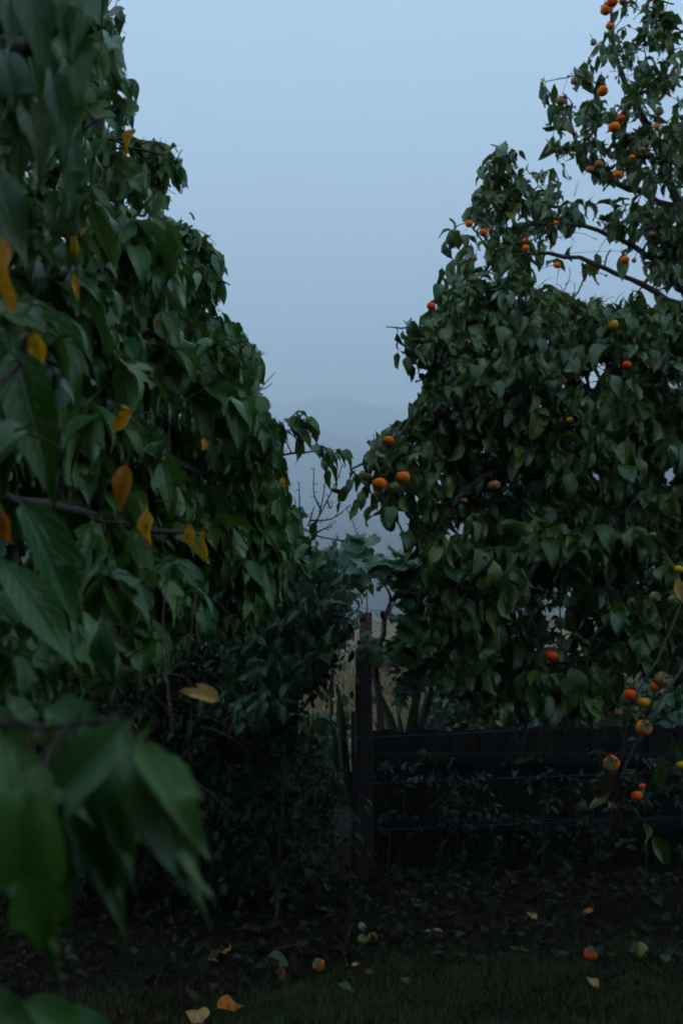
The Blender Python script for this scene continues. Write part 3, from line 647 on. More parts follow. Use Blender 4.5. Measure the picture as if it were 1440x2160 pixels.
llimbs = [smooth_line([(-2.3, 3.2, -.05), (-2.25, 3.25, .9), (-2.1, 3.3, 1.8), (-2.05, 3.4, 2.8), (-2.0, 3.5, 3.8), (-2.1, 3.5, 5.0)], 22),
    smooth_line([(-2.1, 3.3, 1.9), P(-100, 500, 3.4), P(60, 560, 3.4), P(270, 690, 3.9), P(420, 720, 4.6), P(520, 790, 5.3)], 20),
    smooth_line([(-2.1, 3.3, 1.7), P(-50, 660, 2.9), P(100, 750, 3.0), P(240, 880, 3.4), P(370, 975, 4.0), P(480, 990, 4.8), P(600, 960, 5.6), P(690, 950, 6.0)], 26),
    smooth_line([(-2.05, 3.4, 2.6), P(0, 200, 3.2), P(120, 300, 3.6), P(230, 290, 4.0), P(330, 300, 4.4)], 16),
    smooth_line([(-2.05, 3.4, 3.2), P(20, 60, 3.0), P(130, 40, 3.3), P(210, 20, 3.6)], 12),
    smooth_line([(-2.1, 3.3, 1.6), P(-200, 1000, 2.2), P(20, 1060, 2.3), P(150, 1080, 2.6), P(330, 1120, 3.4), P(480, 1130, 4.4), P(600, 1150, 5.2)], 22),
    smooth_line([(-2.2, 3.2, 1.3), P(-500, 1300, 1.8), P(-150, 1480, 1.35), P(80, 1530, 1.2), P(240, 1520, 1.2), P(285, 1575, 1.2)], 22),
    smooth_line([(-2.05, 3.4, 2.2), P(-300, 300, 2.2), P(-60, 120, 1.9), P(80, 100, 1.8), P(160, 0, 1.7)], 16),
    smooth_line([(-2.1, 3.3, 2.4), P(100, 450, 3.6), P(250, 520, 3.9), P(380, 500, 4.4), P(440, 540, 4.6)], 14),
    smooth_line([(-2.05, 3.4, 3.0), (-2.2, 2.2, 3.6), (-2.3, 1.0, 3.9)], 12), smooth_line([(-2.05, 3.4, 2.4), (-3.0, 3.2, 3.2), (-4.2, 3.0, 3.6)], 12)]
lrad = [np.linspace(.13, .06, 22)] + [np.linspace(a, b, len(l)) for l, (a, b) in zip(llimbs[1:], [(.03, .004), (.026, .004), (.03, .005), (.03, .006), (.022, .004), (.0055, .0022), (.03, .012), (.03, .005), (.05, .02), (.05, .02)])]
build_limbs(lt, llimbs, lrad, M_bark)
LL = Leaves()
cc = clusters(OUT_L, (-1400, 700, -500, 1700), 125, 4, ldepth0, lambda x, y: 1.5 + 0 * x, .15, lambda x, y: ldens(x, y),
    [(215, 30, 3.6), (225, 120, 3.7), (240, 215, 3.8), (300, 300, 4.3), (345, 335, 4.4), (310, 400, 4.4), (350, 480, 4.4), (400, 510, 4.5), (430, 570, 4.5), (380, 600, 4.4), (440, 640, 4.7), (480, 700, 5.0), (510, 750, 5.1), (470, 770, 5.0), (520, 810, 5.3), (530, 870, 5.4), (575, 905, 5.6), (500, 920, 5.2), (570, 980, 5.6), (560, 1060, 5.5), (610, 1110, 5.6), (590, 1180, 5.4), (520, 1230, 5.0), (440, 1180, 4.6), (300, 1240, 3.6), (200, 1330, 3.0), (120, 1380, 2.6), (380, 1310, 4.0), (300, 1360, 3.6), (230, 1390, 3.2), (440, 1270, 4.5), (470, 1320, 4.6), (160, 1430, 2.9)])
cc = cc[np.linalg.norm(cc - CAM, axis=1) > 1.7]
connect(lt, cc, llimbs, r=.006)
K = 3
base = np.repeat(cc, K, 0) + rng.normal(0, .06, (len(cc) * K, 3))
outw = nrm(np.tile([.45, -.62, .35], (len(base), 1)) + rng.normal(0, .25, base.shape))
dirs = np.tile([.55, -.15, .1], (len(base), 1)) + rng.normal(0, .45, base.shape)
sprays(lt, LL, base, dirs, rng.uniform(.06, .20, len(base)), 7, rng.uniform(.13, .225, len(base))[:, None], outw, a=.25, b=.45, c=1.0, rnd=.35, up=.4, rad=.60, sag=.45, r0=.0028)
handl = [(225, 20, 3.6), (240, 60, 3.6), (235, 120, 3.7), (255, 200, 3.8), (250, 160, 3.8), (350, 330, 4.4), (365, 352, 4.4), (342, 402, 4.4), (445, 545, 4.6), (466, 592, 4.7), (458, 615, 4.7), (508, 700, 5.2), (538, 762, 5.2), (250, 235, 3.9), (405, 480, 4.5), (580, 900, 5.6), (345, 320, 4.4), (300, 300, 4.3), (320, 330, 4.4), (335, 360, 4.4), (300, 350, 4.3), (355, 345, 4.4), (285, 330, 4.3), (400, 490, 4.5), (430, 530, 4.6), (500, 700, 5.2), (525, 730, 5.2), (610, 880, 5.6), (630, 885, 5.7), (655, 940, 5.9), (688, 950, 6.0), (520, 1180, 4.2), (540, 1250, 4.2)]
hb = np.array([P(h[0] - (22 if h[0] < 575 else 0), h[1], h[2]) for h in handl]); connect(lt, hb, llimbs, r=.004, sag=.06)
hbl = np.repeat(hb, 2, 0) + rng.normal(0, .02, (len(hb) * 2, 3))
sprays(lt, LL, hbl, np.tile([.4, -.1, 0.], (len(hbl), 1)) + rng.normal(0, .4, hbl.shape), .10, 4, .135, np.tile([.4, -.7, .4], (len(hbl), 1)), rad=.6, a=.3, b=.4, c=.85, rnd=.25, up=.45, sag=.4)
LL.fin()
bx_, by_, _ = proj(LL.P); tx_, ty_, _ = proj(LL.P + LL.D * LL.S[:, None])
jx = 9 + 8 * np.sin(by_ / 33 + .5) + 7 * np.sin(by_ / 14 + bx_ / 60) + rng.uniform(-6, 6, len(tx_)); k_ = ((inpoly(tx_ + jx, ty_, OUT_L) & inpoly(bx_ + jx, by_ + 10, OUT_L)) | (rng.uniform(0, 1, len(tx_)) < .0)); hm = inpoly(tx_ - 30, ty_ - 20, OUT_L) | (bx_ > 575); k_[-len(hbl) * 4:] = hm[-len(hbl) * 4:]
dist = np.linalg.norm(LL.P - CAM, axis=1); k_ &= dist > 1.35; k_ &= (LL.P[:, 1] > ldepth0(bx_, by_) * .88) | (bx_ < 60)
k_ &= ~((bx_ > -50) & (by_ > 1440) & (bx_ < 1440))
LL.keep(k_)
# the close spray hanging into the lower corner, leaf by leaf: base px, tip px, depth, turn of the face
NEAR = [((275, 1575), (455, 1935), 1.12, .35, 1.0), ((300, 1590), (455, 1800), 1.10, .6, .8), ((170, 1620), (262, 1985), 1.2, -.1, .9), ((200, 1560), (310, 1760), 1.25, .3, .9),
        ((60, 1700), (105, 2085), 1.05, -.2, .9), ((40, 1600), (130, 1880), 1.15, .2, .9), ((250, 1545), (10, 1790), 1.15, -.3, .55), ((120, 1500), (255, 1600), 1.3, .5, .9),
        ((-40, 1500), (100, 1640), 1.25, .4, .9), ((120, 1600), (140, 1860), 1.3, 0., .6), ((-60, 1640), (-10, 1960), 1.2, .1, .9), ((30, 1540), (60, 1760), 1.28, -.3, .5),
        ((170, 1520), (60, 1700), 1.22, -.2, .8), ((255, 1580), (240, 1500), 1.2, 0., .25), ((270, 1560), (345, 1535), 1.2, 0., .25), ((-150, 1500), (-60, 1800), 1.1, .2, .9),
        ((215, 1570), (330, 1720), 1.18, .5, .7), ((290, 1600), (400, 1850), 1.16, -.2, .5), ((340, 1600), (440, 1760), 1.12, .7, .6), ((190, 1640), (225, 1900), 1.24, .5, .4), ((90, 1640), (60, 1900), 1.1, .4, .5), ((0, 1560), (25, 1800), 1.2, .7, .5), ((140, 1640), (175, 1760), 1.15, 1.2, .3), ((70, 1560), (150, 1500), 1.25, 0, .5),
        ((230, 1660), (290, 1860), 1.2, .2, .8), ((320, 1640), (395, 1760), 1.14, .3, .8), ((100, 1700), (150, 1950), 1.18, 0, .8), ((10, 1720), (50, 1960), 1.12, -.1, .8), ((70, 1780), (90, 2030), 1.1, .2, .5), ((200, 1720), (235, 1930), 1.22, -.3, .7), ((360, 1720), (430, 1900), 1.13, .2, .5), ((30, 1480), (90, 1560), 1.3, .3, .8),
        ((-60, 2090), (110, 2190), 1.25, .3, .9), ((60, 2120), (230, 2210), 1.35, .5, .8), ((150, 2130), (290, 2260), 1.4, .3, .8), ((-90, 2100), (-20, 2260), 1.2, .2, .9),
        ((140, 1060), (330, 1350), 2.0, .3, .95), ((60, 900), (300, 1120), 2.0, .3, .9), ((40, 760), (120, 1060), 1.9, .0, .9), ((-30, 700), (100, 960), 1.7, .2, .9), ((20, 1200), (185, 1420), 1.8, .2, .9),
        ((60, 1080), (190, 1335), 1.9, .1, .8), ((-20, 1000), (60, 1300), 1.6, 0., .9), ((190, 1080), (300, 1280), 2.1, .4, .8), ((110, -60), (160, 110), 1.5, .1, .8), ((60, -40), (90, 150), 1.45, -.1, .8), ((150, 60), (185, 220), 1.5, .2, .6), ((10, 120), (60, 280), 1.6, 0, .8), ((110, 160), (150, 330), 1.55, 0., .6), ((60, 220), (100, 380), 1.6, .3, .7), ((130, 290), (170, 430), 1.6, .2, .5), ((180, -40), (165, 110), 1.5, .4, .5), ((20, -30), (30, 110), 1.55, .4, .5), ((200, 330), (255, 640), 2.3, .2, .8), ((150, 420), (230, 700), 2.2, .1, .8), ((240, 560), (300, 800), 2.6, .2, .8), ((-10, 360), (60, 560), 1.7, 0., .9), ((-30, 440), (30, 640), 1.5, 0., .8)]
nb, nd, nn_, ns = [], [], [], []
for (b0, b1, dd, turn, wid) in NEAR:
    a = P(b0[0], b0[1], dd); b = P(b1[0], b1[1], dd * .97)
    nb.append(a); v = b - a; nd.append(v + np.array([0, .0, .0])); ns.append(np.linalg.norm(v) * (1.06 if b0[1] > 1300 else 1.0)); nn_.append(np.array([math.sin(turn) * .9 + (1 - wid) * 1.4, -1.0, .55]) * (-1 if wid <= .5 and b0[1] > 1300 else 1))
NL = Leaves(); NL.add(np.array(nb), np.array(nd), np.array(nn_), np.array(ns)); NL.fin()
for i in range(0, 36):
    tw = TWIGS[lt]; q = P(min(NEAR[i][0][0], 270) - 20, (NEAR[i][0][1]) - 45, NEAR[i][2])
    lp = np.concatenate(llimbs[6:7]); j = np.argmin(((lp - NL.P[i]) ** 2).sum(-1)); tw[0].append(smooth_line([lp[j], (lp[j] + NL.P[i]) / 2 + [0, 0, .015], NL.P[i]], 6)); tw[1].append(np.linspace(.0016, .0010, 6))
connect(lt, NL.P[36:], llimbs, r=.0024, sag=.05)
CROWNS.append((lt, LL, T_left, M_left, 215)); CROWNS.append((lt, NL, T_near, M_left, 66))

# yellowing leaves, parts of this tree: top px, tip px, depth, material, width, facing turn, label
YL = [((2, 500), (6, 655), 1.7, M_yel, .75, 0, 'large deep yellow leaf cut by the picture edge'), ((2, 1070), (4, 1160), 1.9, M_org, .8, .2, 'orange leaf cut by the picture edge'),
      ((72, 705), (84, 768), 2.1, M_yel, 1.0, .2, 'bright orange-yellow hanging leaf'), ((284, 276), (256, 325), 3.9, M_yel, .8, -.3, 'yellow leaf against the sky'),
      ((160, 498), (150, 540), 2.9, M_yel, .9, -.2, 'yellow-green leaf under a twig'), ((156, 580), (168, 632), 2.9, M_yel, .45, .2, 'thin yellow leaf'),
      ((276, 868), (234, 912), 3.0, M_yel, .85, .2, 'bright yellow leaf held sideways'), ((252, 856), (280, 858), 3.0, M_yel, .5, .2, 'small yellow leaf edge'),
      ((342, 672), (324, 684), 3.4, M_org, .8, 0, 'small rusty leaf'), ((430, 925), (432, 952), 4.2, M_yel, 1.0, 0, 'small yellow leaf in shade'),
      ((310, 1072), (308, 1152), 2.8, M_yel, .80, .1, 'yellow pointed oval leaf hanging straight down'), ((402, 1105), (398, 1172), 3.4, M_yel, .62, .1, 'narrow yellow leaf hanging straight down'),
      ((430, 1118), (424, 1190), 3.5, M_yel, .5, -.2, 'dim yellow leaf'), ((266, 980), (250, 1075), 3.0, M_org, .7, .3, 'brownish orange leaf in shade'),
      ((596, 1008), (599, 1036), 5.4, M_yel, .9, 0, 'small yellow triangular leaf'), ((534, 976), (550, 978), 5.0, M_yel, .7, 0, 'small yellow leaf'),
      ((60, 705), (38, 712), 2.1, M_tan, .8, 0, 'pale pinkish leaf'), ((186, 480), (160, 495), 2.9, M_tan, .6, 0, 'pale buff leaf'), ((454, 1474), (369, 1442), 3.0, M_tan, .60, -.2, 'pale dry tan leaf lying sideways over the dark'),
      ((800, 1288), (792, 1310), 9.7, None, 0, 0, '')]
yl_parts = []
for k, (b0, b1, dd, mat, wid, turn, lab) in enumerate(YL):
    if mat is None: continue
    dd *= .9
    a = P(*b0, dd); b = P(*b1, dd); v = b - a; s = np.linalg.norm(v); D = nrm(v)
    turn = turn + ((k * 71) % 10 - 4.5) * .16; N = np.array([math.sin(turn) * 1.1, -1.0, .35]); N = nrm(N - N @ D * D); X = np.cross(D, N)
    prof = OV if k not in (3, 14, 18) else (DRIP if k != 18 else LOBE1)
    hi = template([(t, w_ * wid * (.66 if k != 18 else .85), e) for t, w_, e in prof], curl=.35 + .9 * ((k * 37) % 10) / 10, fold=.3 + .5 * ((k * 53) % 10) / 10, wave=.07, seed=k + 50, petiole=.12)
    R = np.stack([X, D, N], 1) * s; V = hi[0] @ R.T + a
    link('leaf', mesh_np('leaf', V, hi[1], mat, hi[2], np.zeros(len(V))), lt, label=lab)
    CLEAR.append(((b0[0] + b1[0]) / 2, (b0[1] + b1[1]) / 2, s * F / dd * .5 + 6, np.linalg.norm((a + b) / 2 - CAM) + .03))
    yl_parts.append(a)
connect(lt, np.array(yl_parts[-1:]), llimbs, r=.0022, sag=.0)

for k, (b0, b1, dd, mat, wid, lab) in enumerate([((1286, 1632), (1258, 1688), 4.5, M_dead, .5, 'long dull leaf hanging under a calyx fruit'), ((1298, 1632), (1290, 1696), 4.5, M_dead, .5, 'long dull leaf hanging under a calyx fruit'),
        ((1312, 1680), (1278, 1815), 4.6, M_dead, .13, 'very long withered brown leaf hanging low'), ((1425, 1222), (1442, 1272), 4.6, M_tan, .5, 'pale dry curled leaf at the picture edge'),
        ((1204, 1408), (1210, 1468), 4.9, M_pale, .95, 'pale underside of a broad drooping leaf'), ((1232, 1735), (1228, 1790), 4.9, M_dead, .3, 'narrow withered brown leaf')]):
    a = P(*b0, dd); b = P(*b1, dd); v = b - a; sz = np.linalg.norm(v); D = nrm(v); N = np.array([.3 * math.sin(k * 2), -1.0, .3]); N = nrm(N - N @ D * D); X = np.cross(D, N)
    hi = template([(t, w_ * wid, e) for t, w_, e in OV], curl=.5, fold=.5, wave=.07, seed=k + 90, petiole=.12); V = hi[0] @ (np.stack([X, D, N], 1) * sz).T + a
    link('leaf', mesh_np('leaf', V, hi[1], mat, hi[2], np.zeros(len(V))), pt, label=lab)
    CLEAR.append(((b0[0] + b1[0]) / 2, (b0[1] + b1[1]) / 2, sz * F / dd * .4, np.linalg.norm((a + b) / 2 - CAM) + .02))
# ================================================================== SMALL-LEAVED TREE AND DARK BUSH BEHIND IT
def cloud_plant(root, poly, box, n, depth, leaf, T, mat, limbs, rads, parts=200, per=5, K=3, dens=None, spread=.12, tw=.14, c=.4, barkmat=M_bark, holes=(), facing=(0, -.6, .6), r=.004, up=.6):
    build_limbs(root, limbs, rads, barkmat)
    x, y, Y = scatter(poly, n, depth, box, dens); cc = Pv(x, y, Y); cc = cc[cc[:, 2] > .08]
    connect(root, cc, limbs, r=r)
    base = np.repeat(cc, K, 0) + rng.normal(0, spread, (len(cc) * K, 3))
    L = Leaves(); out = nrm(np.tile(facing, (len(base), 1)) + rng.normal(0, .3, base.shape))
    sprays(root, L, base, rng.normal(0, 1, base.shape) + np.array([0, -.2, .2]), tw, per, leaf, out, a=.6, b=.7, c=c, rnd=.4, up=up, sag=.2, r0=r * .5)
    L.fin(); bx_, by_, _ = proj(L.P); tx_, ty_, _ = proj(L.P + L.D * L.S[:, None])
    k = inpoly(tx_, ty_, poly) | (rng.uniform(0, 1, len(tx_)) < .25)
    for h in holes: k &= ~inpoly((bx_ + tx_) / 2, (by_ + ty_) / 2, h)
    k &= L.P[:, 2] > .04
    L.keep(k); CROWNS.append((root, L, T, mat, parts)); return L

st = thing('small_leaved_tree', 'dark small-leaved tree showing through gaps behind the drooping leaves, sky sparkling through it', 'tree')
poly = [(-500, 150), (250, 420), (330, 520), (410, 690), (470, 800), (520, 900), (560, 1000), (590, 1100), (600, 1250), (-500, 1300)]
sl_ = [smooth_line([(-2.6, 8.2, -.05), (-2.5, 8.1, 1.2), (-2.3, 8.0, 2.4), (-2.2, 8.0, 4.2)], 16)] + [smooth_line([(-2.4, 8.05, 1.6 + .3 * k), P(a_, b_, 7.8), P(c_, d_, 7.6)], 10) for k, (a_, b_, c_, d_) in enumerate([(300, 1100, 520, 1080), (280, 950, 470, 900), (200, 800, 400, 780), (100, 700, 250, 600), (-100, 800, -300, 700), (100, 600, 60, 480)])]
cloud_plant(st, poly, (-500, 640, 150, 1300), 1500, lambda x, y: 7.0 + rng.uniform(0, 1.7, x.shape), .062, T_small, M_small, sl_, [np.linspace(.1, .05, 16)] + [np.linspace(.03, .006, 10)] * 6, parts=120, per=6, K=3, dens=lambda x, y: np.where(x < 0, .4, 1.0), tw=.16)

db = thing('dark_bush', 'dense dark small-leaved bush in the shade beside the fence post', 'bush')
poly = [(-500, 1150), (100, 1120), (400, 1150), (560, 1200), (640, 1250), (740, 1290), (765, 1310), (750, 1345), (710, 1370), (690, 1440), (640, 1470), (600, 1520), (640, 1580), (700, 1620), (715, 1700), (700, 1800), (690, 1850), (-500, 1900)]
bl = [smooth_line([(-.9, 8.1, -.05), (-.85, 8.1, .6), P(600, 1400, 7.9), P(640, 1250, 7.8)], 14)] + [smooth_line([(-.9 - .45 * k, 8.1, 0), P(600 - 115 * k, 1600, 7.9), P(590 - 120 * k, 1350, 7.7)], 10) for k in range(6)] + [smooth_line([(-.85, 8.1, .6), P(700, 1400, 7.9), P(745, 1310, 7.8)], 8), smooth_line([(-.85, 8.1, .3), P(650, 1600, 7.8), P(690, 1560, 7.7)], 8)]
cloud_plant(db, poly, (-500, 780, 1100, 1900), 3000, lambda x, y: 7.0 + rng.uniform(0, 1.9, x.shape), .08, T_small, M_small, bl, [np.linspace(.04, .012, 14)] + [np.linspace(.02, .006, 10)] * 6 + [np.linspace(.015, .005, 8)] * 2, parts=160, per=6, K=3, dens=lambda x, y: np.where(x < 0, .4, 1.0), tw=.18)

ls = thing('leafy_shrub', 'green shrub with long drooping leaves between the dark bush and the fence post', 'shrub')
poly = [(560, 1090), (640, 1120), (680, 1170), (720, 1185), (745, 1230), (750, 1290), (715, 1330), (700, 1400), (640, 1470), (600, 1540), (480, 1540), (460, 1400), (500, 1250)]
bl2 = [smooth_line([(-.45, 7.1, -.05), (-.42, 7.1, .7), P(610, 1400, 7.0), P(630, 1250, 6.9), P(650, 1150, 6.9)], 14), smooth_line([P(610, 1400, 7.0), P(660, 1330, 6.9), P(715, 1260, 6.8)], 8), smooth_line([P(612, 1420, 7.0), P(560, 1330, 6.9), P(530, 1250, 6.8)], 8)]
cloud_plant(ls, poly, (460, 760, 1090, 1540), 150, lambda x, y: 6.5 + rng.uniform(0, .9, x.shape), .135, T_left, M_fig, bl2, [np.linspace(.014, .006, 14), np.linspace(.009, .004, 8), np.linspace(.012, .005, 8)], parts=200, per=4, K=2, tw=.13, c=.9, spread=.07, up=.6)

# ================================================================== BACK SHRUBS
fs = thing('broad_leaved_shrub', 'shrub with large lobed blue-green leaves on a pinkish forked stem behind the post', 'shrub')
poly = [(690, 1165), (740, 1150), (790, 1190), (830, 1165), (905, 1155), (960, 1180), (965, 1460), (900, 1440), (850, 1420), (790, 1425), (765, 1400), (770, 1362), (830, 1350), (850, 1330), (838, 1285), (860, 1250), (835, 1240), (800, 1225), (760, 1235), (700, 1225)]
fl = [smooth_line([(.42, 10.0, -.05), P(800, 1500, 9.9), P(796, 1385, 9.8), P(806, 1330, 9.8), P(822, 1275, 9.8), P(842, 1258, 9.8), P(880, 1262, 9.7), P(930, 1262, 9.8)], 20), smooth_line([P(826, 1270, 9.8), P(815, 1240, 9.8), P(790, 1215, 9.8)], 6), smooth_line([P(845, 1258, 9.8), P(870, 1220, 9.8), P(900, 1180, 9.7)], 7), smooth_line([P(797, 1400, 9.8), P(850, 1395, 9.7), P(920, 1385, 9.7)], 8), smooth_line([P(822, 1275, 9.8), P(818, 1285, 9.8), P(812, 1310, 9.75)], 5)]
cloud_plant(fs, poly, (690, 965, 1150, 1460), 84, lambda x, y: 9.5 + rng.uniform(0, .8, x.shape), .24, T_fig, M_fig, fl, [np.linspace(.04, .012, 20), np.linspace(.016, .006, 6), np.linspace(.016, .006, 7), np.linspace(.014, .006, 8), np.linspace(.014, .01, 5)], parts=200, per=3, K=2, barkmat=M_redtwig, tw=.15, c=.5, spread=.08, facing=(0, -.4, 1), up=1.1)
ps = thing('pale_shrub', 'paler green shrub rising in the gap behind the drooping leaves and post', 'shrub')
poly = [(640, 1175), (680, 1150), (735, 1148), (775, 1175), (790, 1215), (745, 1240), (730, 1260), (690, 1290), (640, 1290)]
pl_ = [smooth_line([(-.2, 11.6, -.1), P(700, 1500, 11.5), P(700, 1300, 11.5), P(712, 1170, 11.4)], 12), smooth_line([P(702, 1300, 11.5), P(740, 1230, 11.4), P(765, 1195, 11.4)], 6)]
cloud_plant(ps, poly, (640, 790, 1148, 1290), 90, lambda x, y: 11 + rng.uniform(0, .8, x.shape), .13, T_pale, M_pale, pl_, [np.linspace(.03, .01, 12), np.linspace(.012, .006, 6)], parts=200, per=4, K=2, tw=.18, c=.5, spread=.1, up=.9)
for nm, lab, poly, box, n, leafs, Y0, T, mt in [
    ('low_shrub', 'low blue-green shrub between the dark bush and the post, under the ochre gap', [(480, 1490), (560, 1470), (640, 1500), (700, 1505), (735, 1520), (735, 1590), (700, 1620), (600, 1610), (560, 1580), (500, 1570)], (480, 740, 1470, 1620), 70, .13, 9.4, T_pale, M_fig),
    ('low_shrub', 'dark shrub above the paling boards below the persimmon crown', [(900, 1440), (1000, 1430), (1200, 1440), (1320, 1450), (1440, 1430), (1800, 1430), (1800, 1640), (1440, 1620), (1000, 1560), (900, 1555)], (900, 1800, 1430, 1640), 330, .15, 10.3, T_pale, M_fig),
    ('low_shrub', 'leafy mass filling behind the lower persimmon crown', [(930, 1180), (1100, 1100), (1440, 1100), (1800, 1150), (1800, 1500), (1440, 1500), (960, 1490)], (930, 1800, 1100, 1500), 420, .16, 11.2, T_pale, M_small)]:
    s_ = thing(nm, lab, 'shrub', group=None)
    cx = (box[0] + box[1]) / 2; w2 = (box[1] - box[0]) / 2
    lm = [smooth_line([P(cx, 1640, Y0 + .3) * [1, 1, 0] + [0, 0, -.05], P(cx, box[3], Y0 + .3), P(cx + 10, (box[2] + box[3]) / 2, Y0 + .3), P(cx, box[2] + 30, Y0 + .3)], 10)] + [smooth_line([P(cx + w2 * q, 1640, Y0 + .3) * [1, 1, 0] + [0, 0, -.05], P(cx + w2 * q, box[3], Y0 + .3), P(cx + w2 * q * 1.1, box[2] + 30, Y0 + .3)], 8) for q in (-.7, -.4, .35, .7)]
    cloud_plant(s_, poly, box, n, lambda x, y: Y0 + rng.uniform(0, 1.0, x.shape), leafs, T, mt, lm, [np.linspace(.03, .01, 10)] + [np.linspace(.02, .006, 8)] * 4, parts=110, per=5, K=2, tw=.2, c=.5, spread=.12, up=.7)

ug = thing('undergrowth', 'sparse dark undergrowth growing in front of the low board fence', 'plants')
poly = [(795, 1600), (900, 1570), (1000, 1600), (1150, 1580), (1300, 1560), (1440, 1540), (1800, 1540), (1800, 1850), (795, 1850)]
lm = [smooth_line([[.4 + .45 * k, 9.1, 0], [.42 + .45 * k, 9.08, .3], [.38 + .45 * k, 9.05, .6 + .25 * math.sin(k)]], 6) for k in range(12)]
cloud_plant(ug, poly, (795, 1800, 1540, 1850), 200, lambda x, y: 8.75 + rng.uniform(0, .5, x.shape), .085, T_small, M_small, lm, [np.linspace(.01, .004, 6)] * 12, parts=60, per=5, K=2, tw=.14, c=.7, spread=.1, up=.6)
# bare spurred shrub in the gap
bs = thing('bare_shrub', 'leafless dark twigs with short spurs rising against the sky in the gap', 'shrub')
BT = [[(640, 1180), (655, 1125), (690, 1055), (712, 1010), (722, 978)], [(655, 1125), (672, 1090), (684, 1030), (688, 975)], [(676, 1075), (662, 1040), (662, 985)], [(655, 1098), (700, 1094), (740, 1064)],
      [(640, 1115), (668, 1130), (700, 1137), (745, 1142), (765, 1135), (773, 1124)], [(632, 1100), (631, 1016)], [(605, 1052), (607, 985)], [(665, 1125), (690, 1112), (694, 1108)], [(650, 1110), (664, 1065)], [(690, 1055), (697, 1072), (702, 1058)], [(620, 1110), (600, 1080), (585, 1040)]]
lines, rad = [], []
main = smooth_line([(-.5, 7.6, -.05), P(620, 1600, 7.4), P(625, 1350, 7.2), P(640, 1180, 7.0)], 16)
for k, b in enumerate(BT):
    l = smooth_line([P(q[0], q[1], 7.0 + .1 * math.sin(k * 2 + i)) for i, q in enumerate(b)], 16); lines.append(l); rad.append(np.linspace(.008 if k == 0 else .007, .0025, 16))
    for j in range(2, 16, 2 if k < 6 else 4):
        s_ = rng.normal(0, 1, 3); s_[1] *= .3; lines.append(np.array([l[j], l[j] + nrm(s_) * rng.uniform(.012, .035)])); rad.append(np.array([.003, .0028]))
V, Fq = tubes([main], [np.linspace(.02, .008, 16)], 6); link('stem', mesh_np('stem', V, Fq, M_twig), bs)
V, Fq = tubes(lines, rad, 5); link('bare_twigs', mesh_np('bare_twigs', V, Fq, M_twig), bs)
ds = thing('dead_twig_spray', 'small dead twigs sticking up above the drooping crown edge', 'twigs')
lines = [smooth_line([P(*q, 5.3) for q in b], 8) for b in ([(510, 850), (512, 800), (505, 770)], [(540, 840), (550, 820), (580, 786)], [(548, 822), (562, 818), (574, 808)], [(500, 840), (494, 810)], [(512, 815), (525, 800)], [(545, 826), (553, 838)], [(520, 850), (534, 810)])]
V, Fq = tubes(lines, [np.linspace(.004, .002, 8)] * len(lines), 5); link('bare_twigs', mesh_np('bare_twigs', V, Fq, M_twig), ds)
sk = thing('dry_stalk', 'faint reddish dry plume stalk leaning in the mist beyond the gap', 'stalk')
l = smooth_line([P(775, 1300, 14) * [1, 1, 0], P(772, 1180, 14), P(755, 1130, 14), P(732, 1072, 14)], 20)
lines = [l]; rad = [np.linspace(.012, .004, 20)]
for j in range(11, 20): 
    for q in (-1, 1): lines.append(np.array([l[j], l[j] + [q * .05, 0, .06]])); rad.append(np.array([.004, .002]))
V, Fq = tubes(lines, rad, 4); link('plume', mesh_np('plume', V, Fq, M_redtwig), sk)

# ================================================================== FENCES
def box_mesh(x0, x1, y0, y1, z0, z1, mat, name, taper=0, jig=.004, seg=6):
    V, Fq = [], []
    r = random.Random(int(x0 * 1000) % 977)
    n = seg + 1
    for k in range(n):
        f = k / seg; z = z0 + (z1 - z0) * f; b = .004
        dx = r.uniform(-jig, jig); dy = r.uniform(-jig, jig)
        for (cx_, cy_) in ((x0 + b, y0), (x1 - b, y0), (x1, y0 + b), (x1, y1 - b), (x1 - b, y1), (x0 + b, y1), (x0, y1 - b), (x0, y0 + b)):
            V.append((cx_ + dx, cy_ + dy, z + (r.uniform(-.004, .004) if k == seg else 0)))
    for k in range(seg):
        for j in range(8): Fq.append((k * 8 + j, k * 8 + (j + 1) % 8, (k + 1) * 8 + (j + 1) % 8, (k + 1) * 8 + j))
    t = (n - 1) * 8
    Fq += [(t, t + 1, t + 2, t + 7), (t + 2, t + 3, t + 6, t + 7), (t + 3, t + 4, t + 5, t + 6)]
    return mesh_np(name, V, Fq, mat, smooth=False)

wf = thing('wire_fence', 'rough wooden post strung with thin blue wires across the garden end', 'fence')
top = P(767, 1372, 8.6)[2]; pc = P(767, 1600, 8.6)[0]
link('post', box_mesh(pc - .068, pc + .072, 8.56, 8.70, -.1, top, M_wood, 'post', jig=.008, seg=10), wf)
link('post_brace', box_mesh(pc - .105, pc - .071, 8.58, 8.66, -.1, P(747, 1500, 8.6)[2], M_wood, 'post_brace', jig=.004), wf)
for xx in (-3.6, 4.6): link('post', box_mesh(xx - .07, xx + .07, 8.5 + .03 * xx, 8.64 + .03 * xx, -.1, top - .1, M_wood, 'post', jig=.008), wf)
for ya, yb in ((1461, 1452), (1556, 1529), (1652, 1631), (1752, 1727)):
    A, B = P(767, ya, 8.545), P(1300, yb, 9.0); d = (B - A) / (B[0] - A[0])
    dl = d.copy(); dl[2] *= .35
    pts = [A + dl * (t) for t in np.linspace(-5.5, 0, 14)[:-1]] + [A + d * t + np.array([0, 0, -.006 * math.sin(math.pi * min(t, 4.6) / 4.6)]) for t in np.linspace(0, 7, 18)]
    V, Fq = tubes([np.array(pts)], [.0026], 6); link('wire', mesh_np('wire', V, Fq, M_wire), wf)
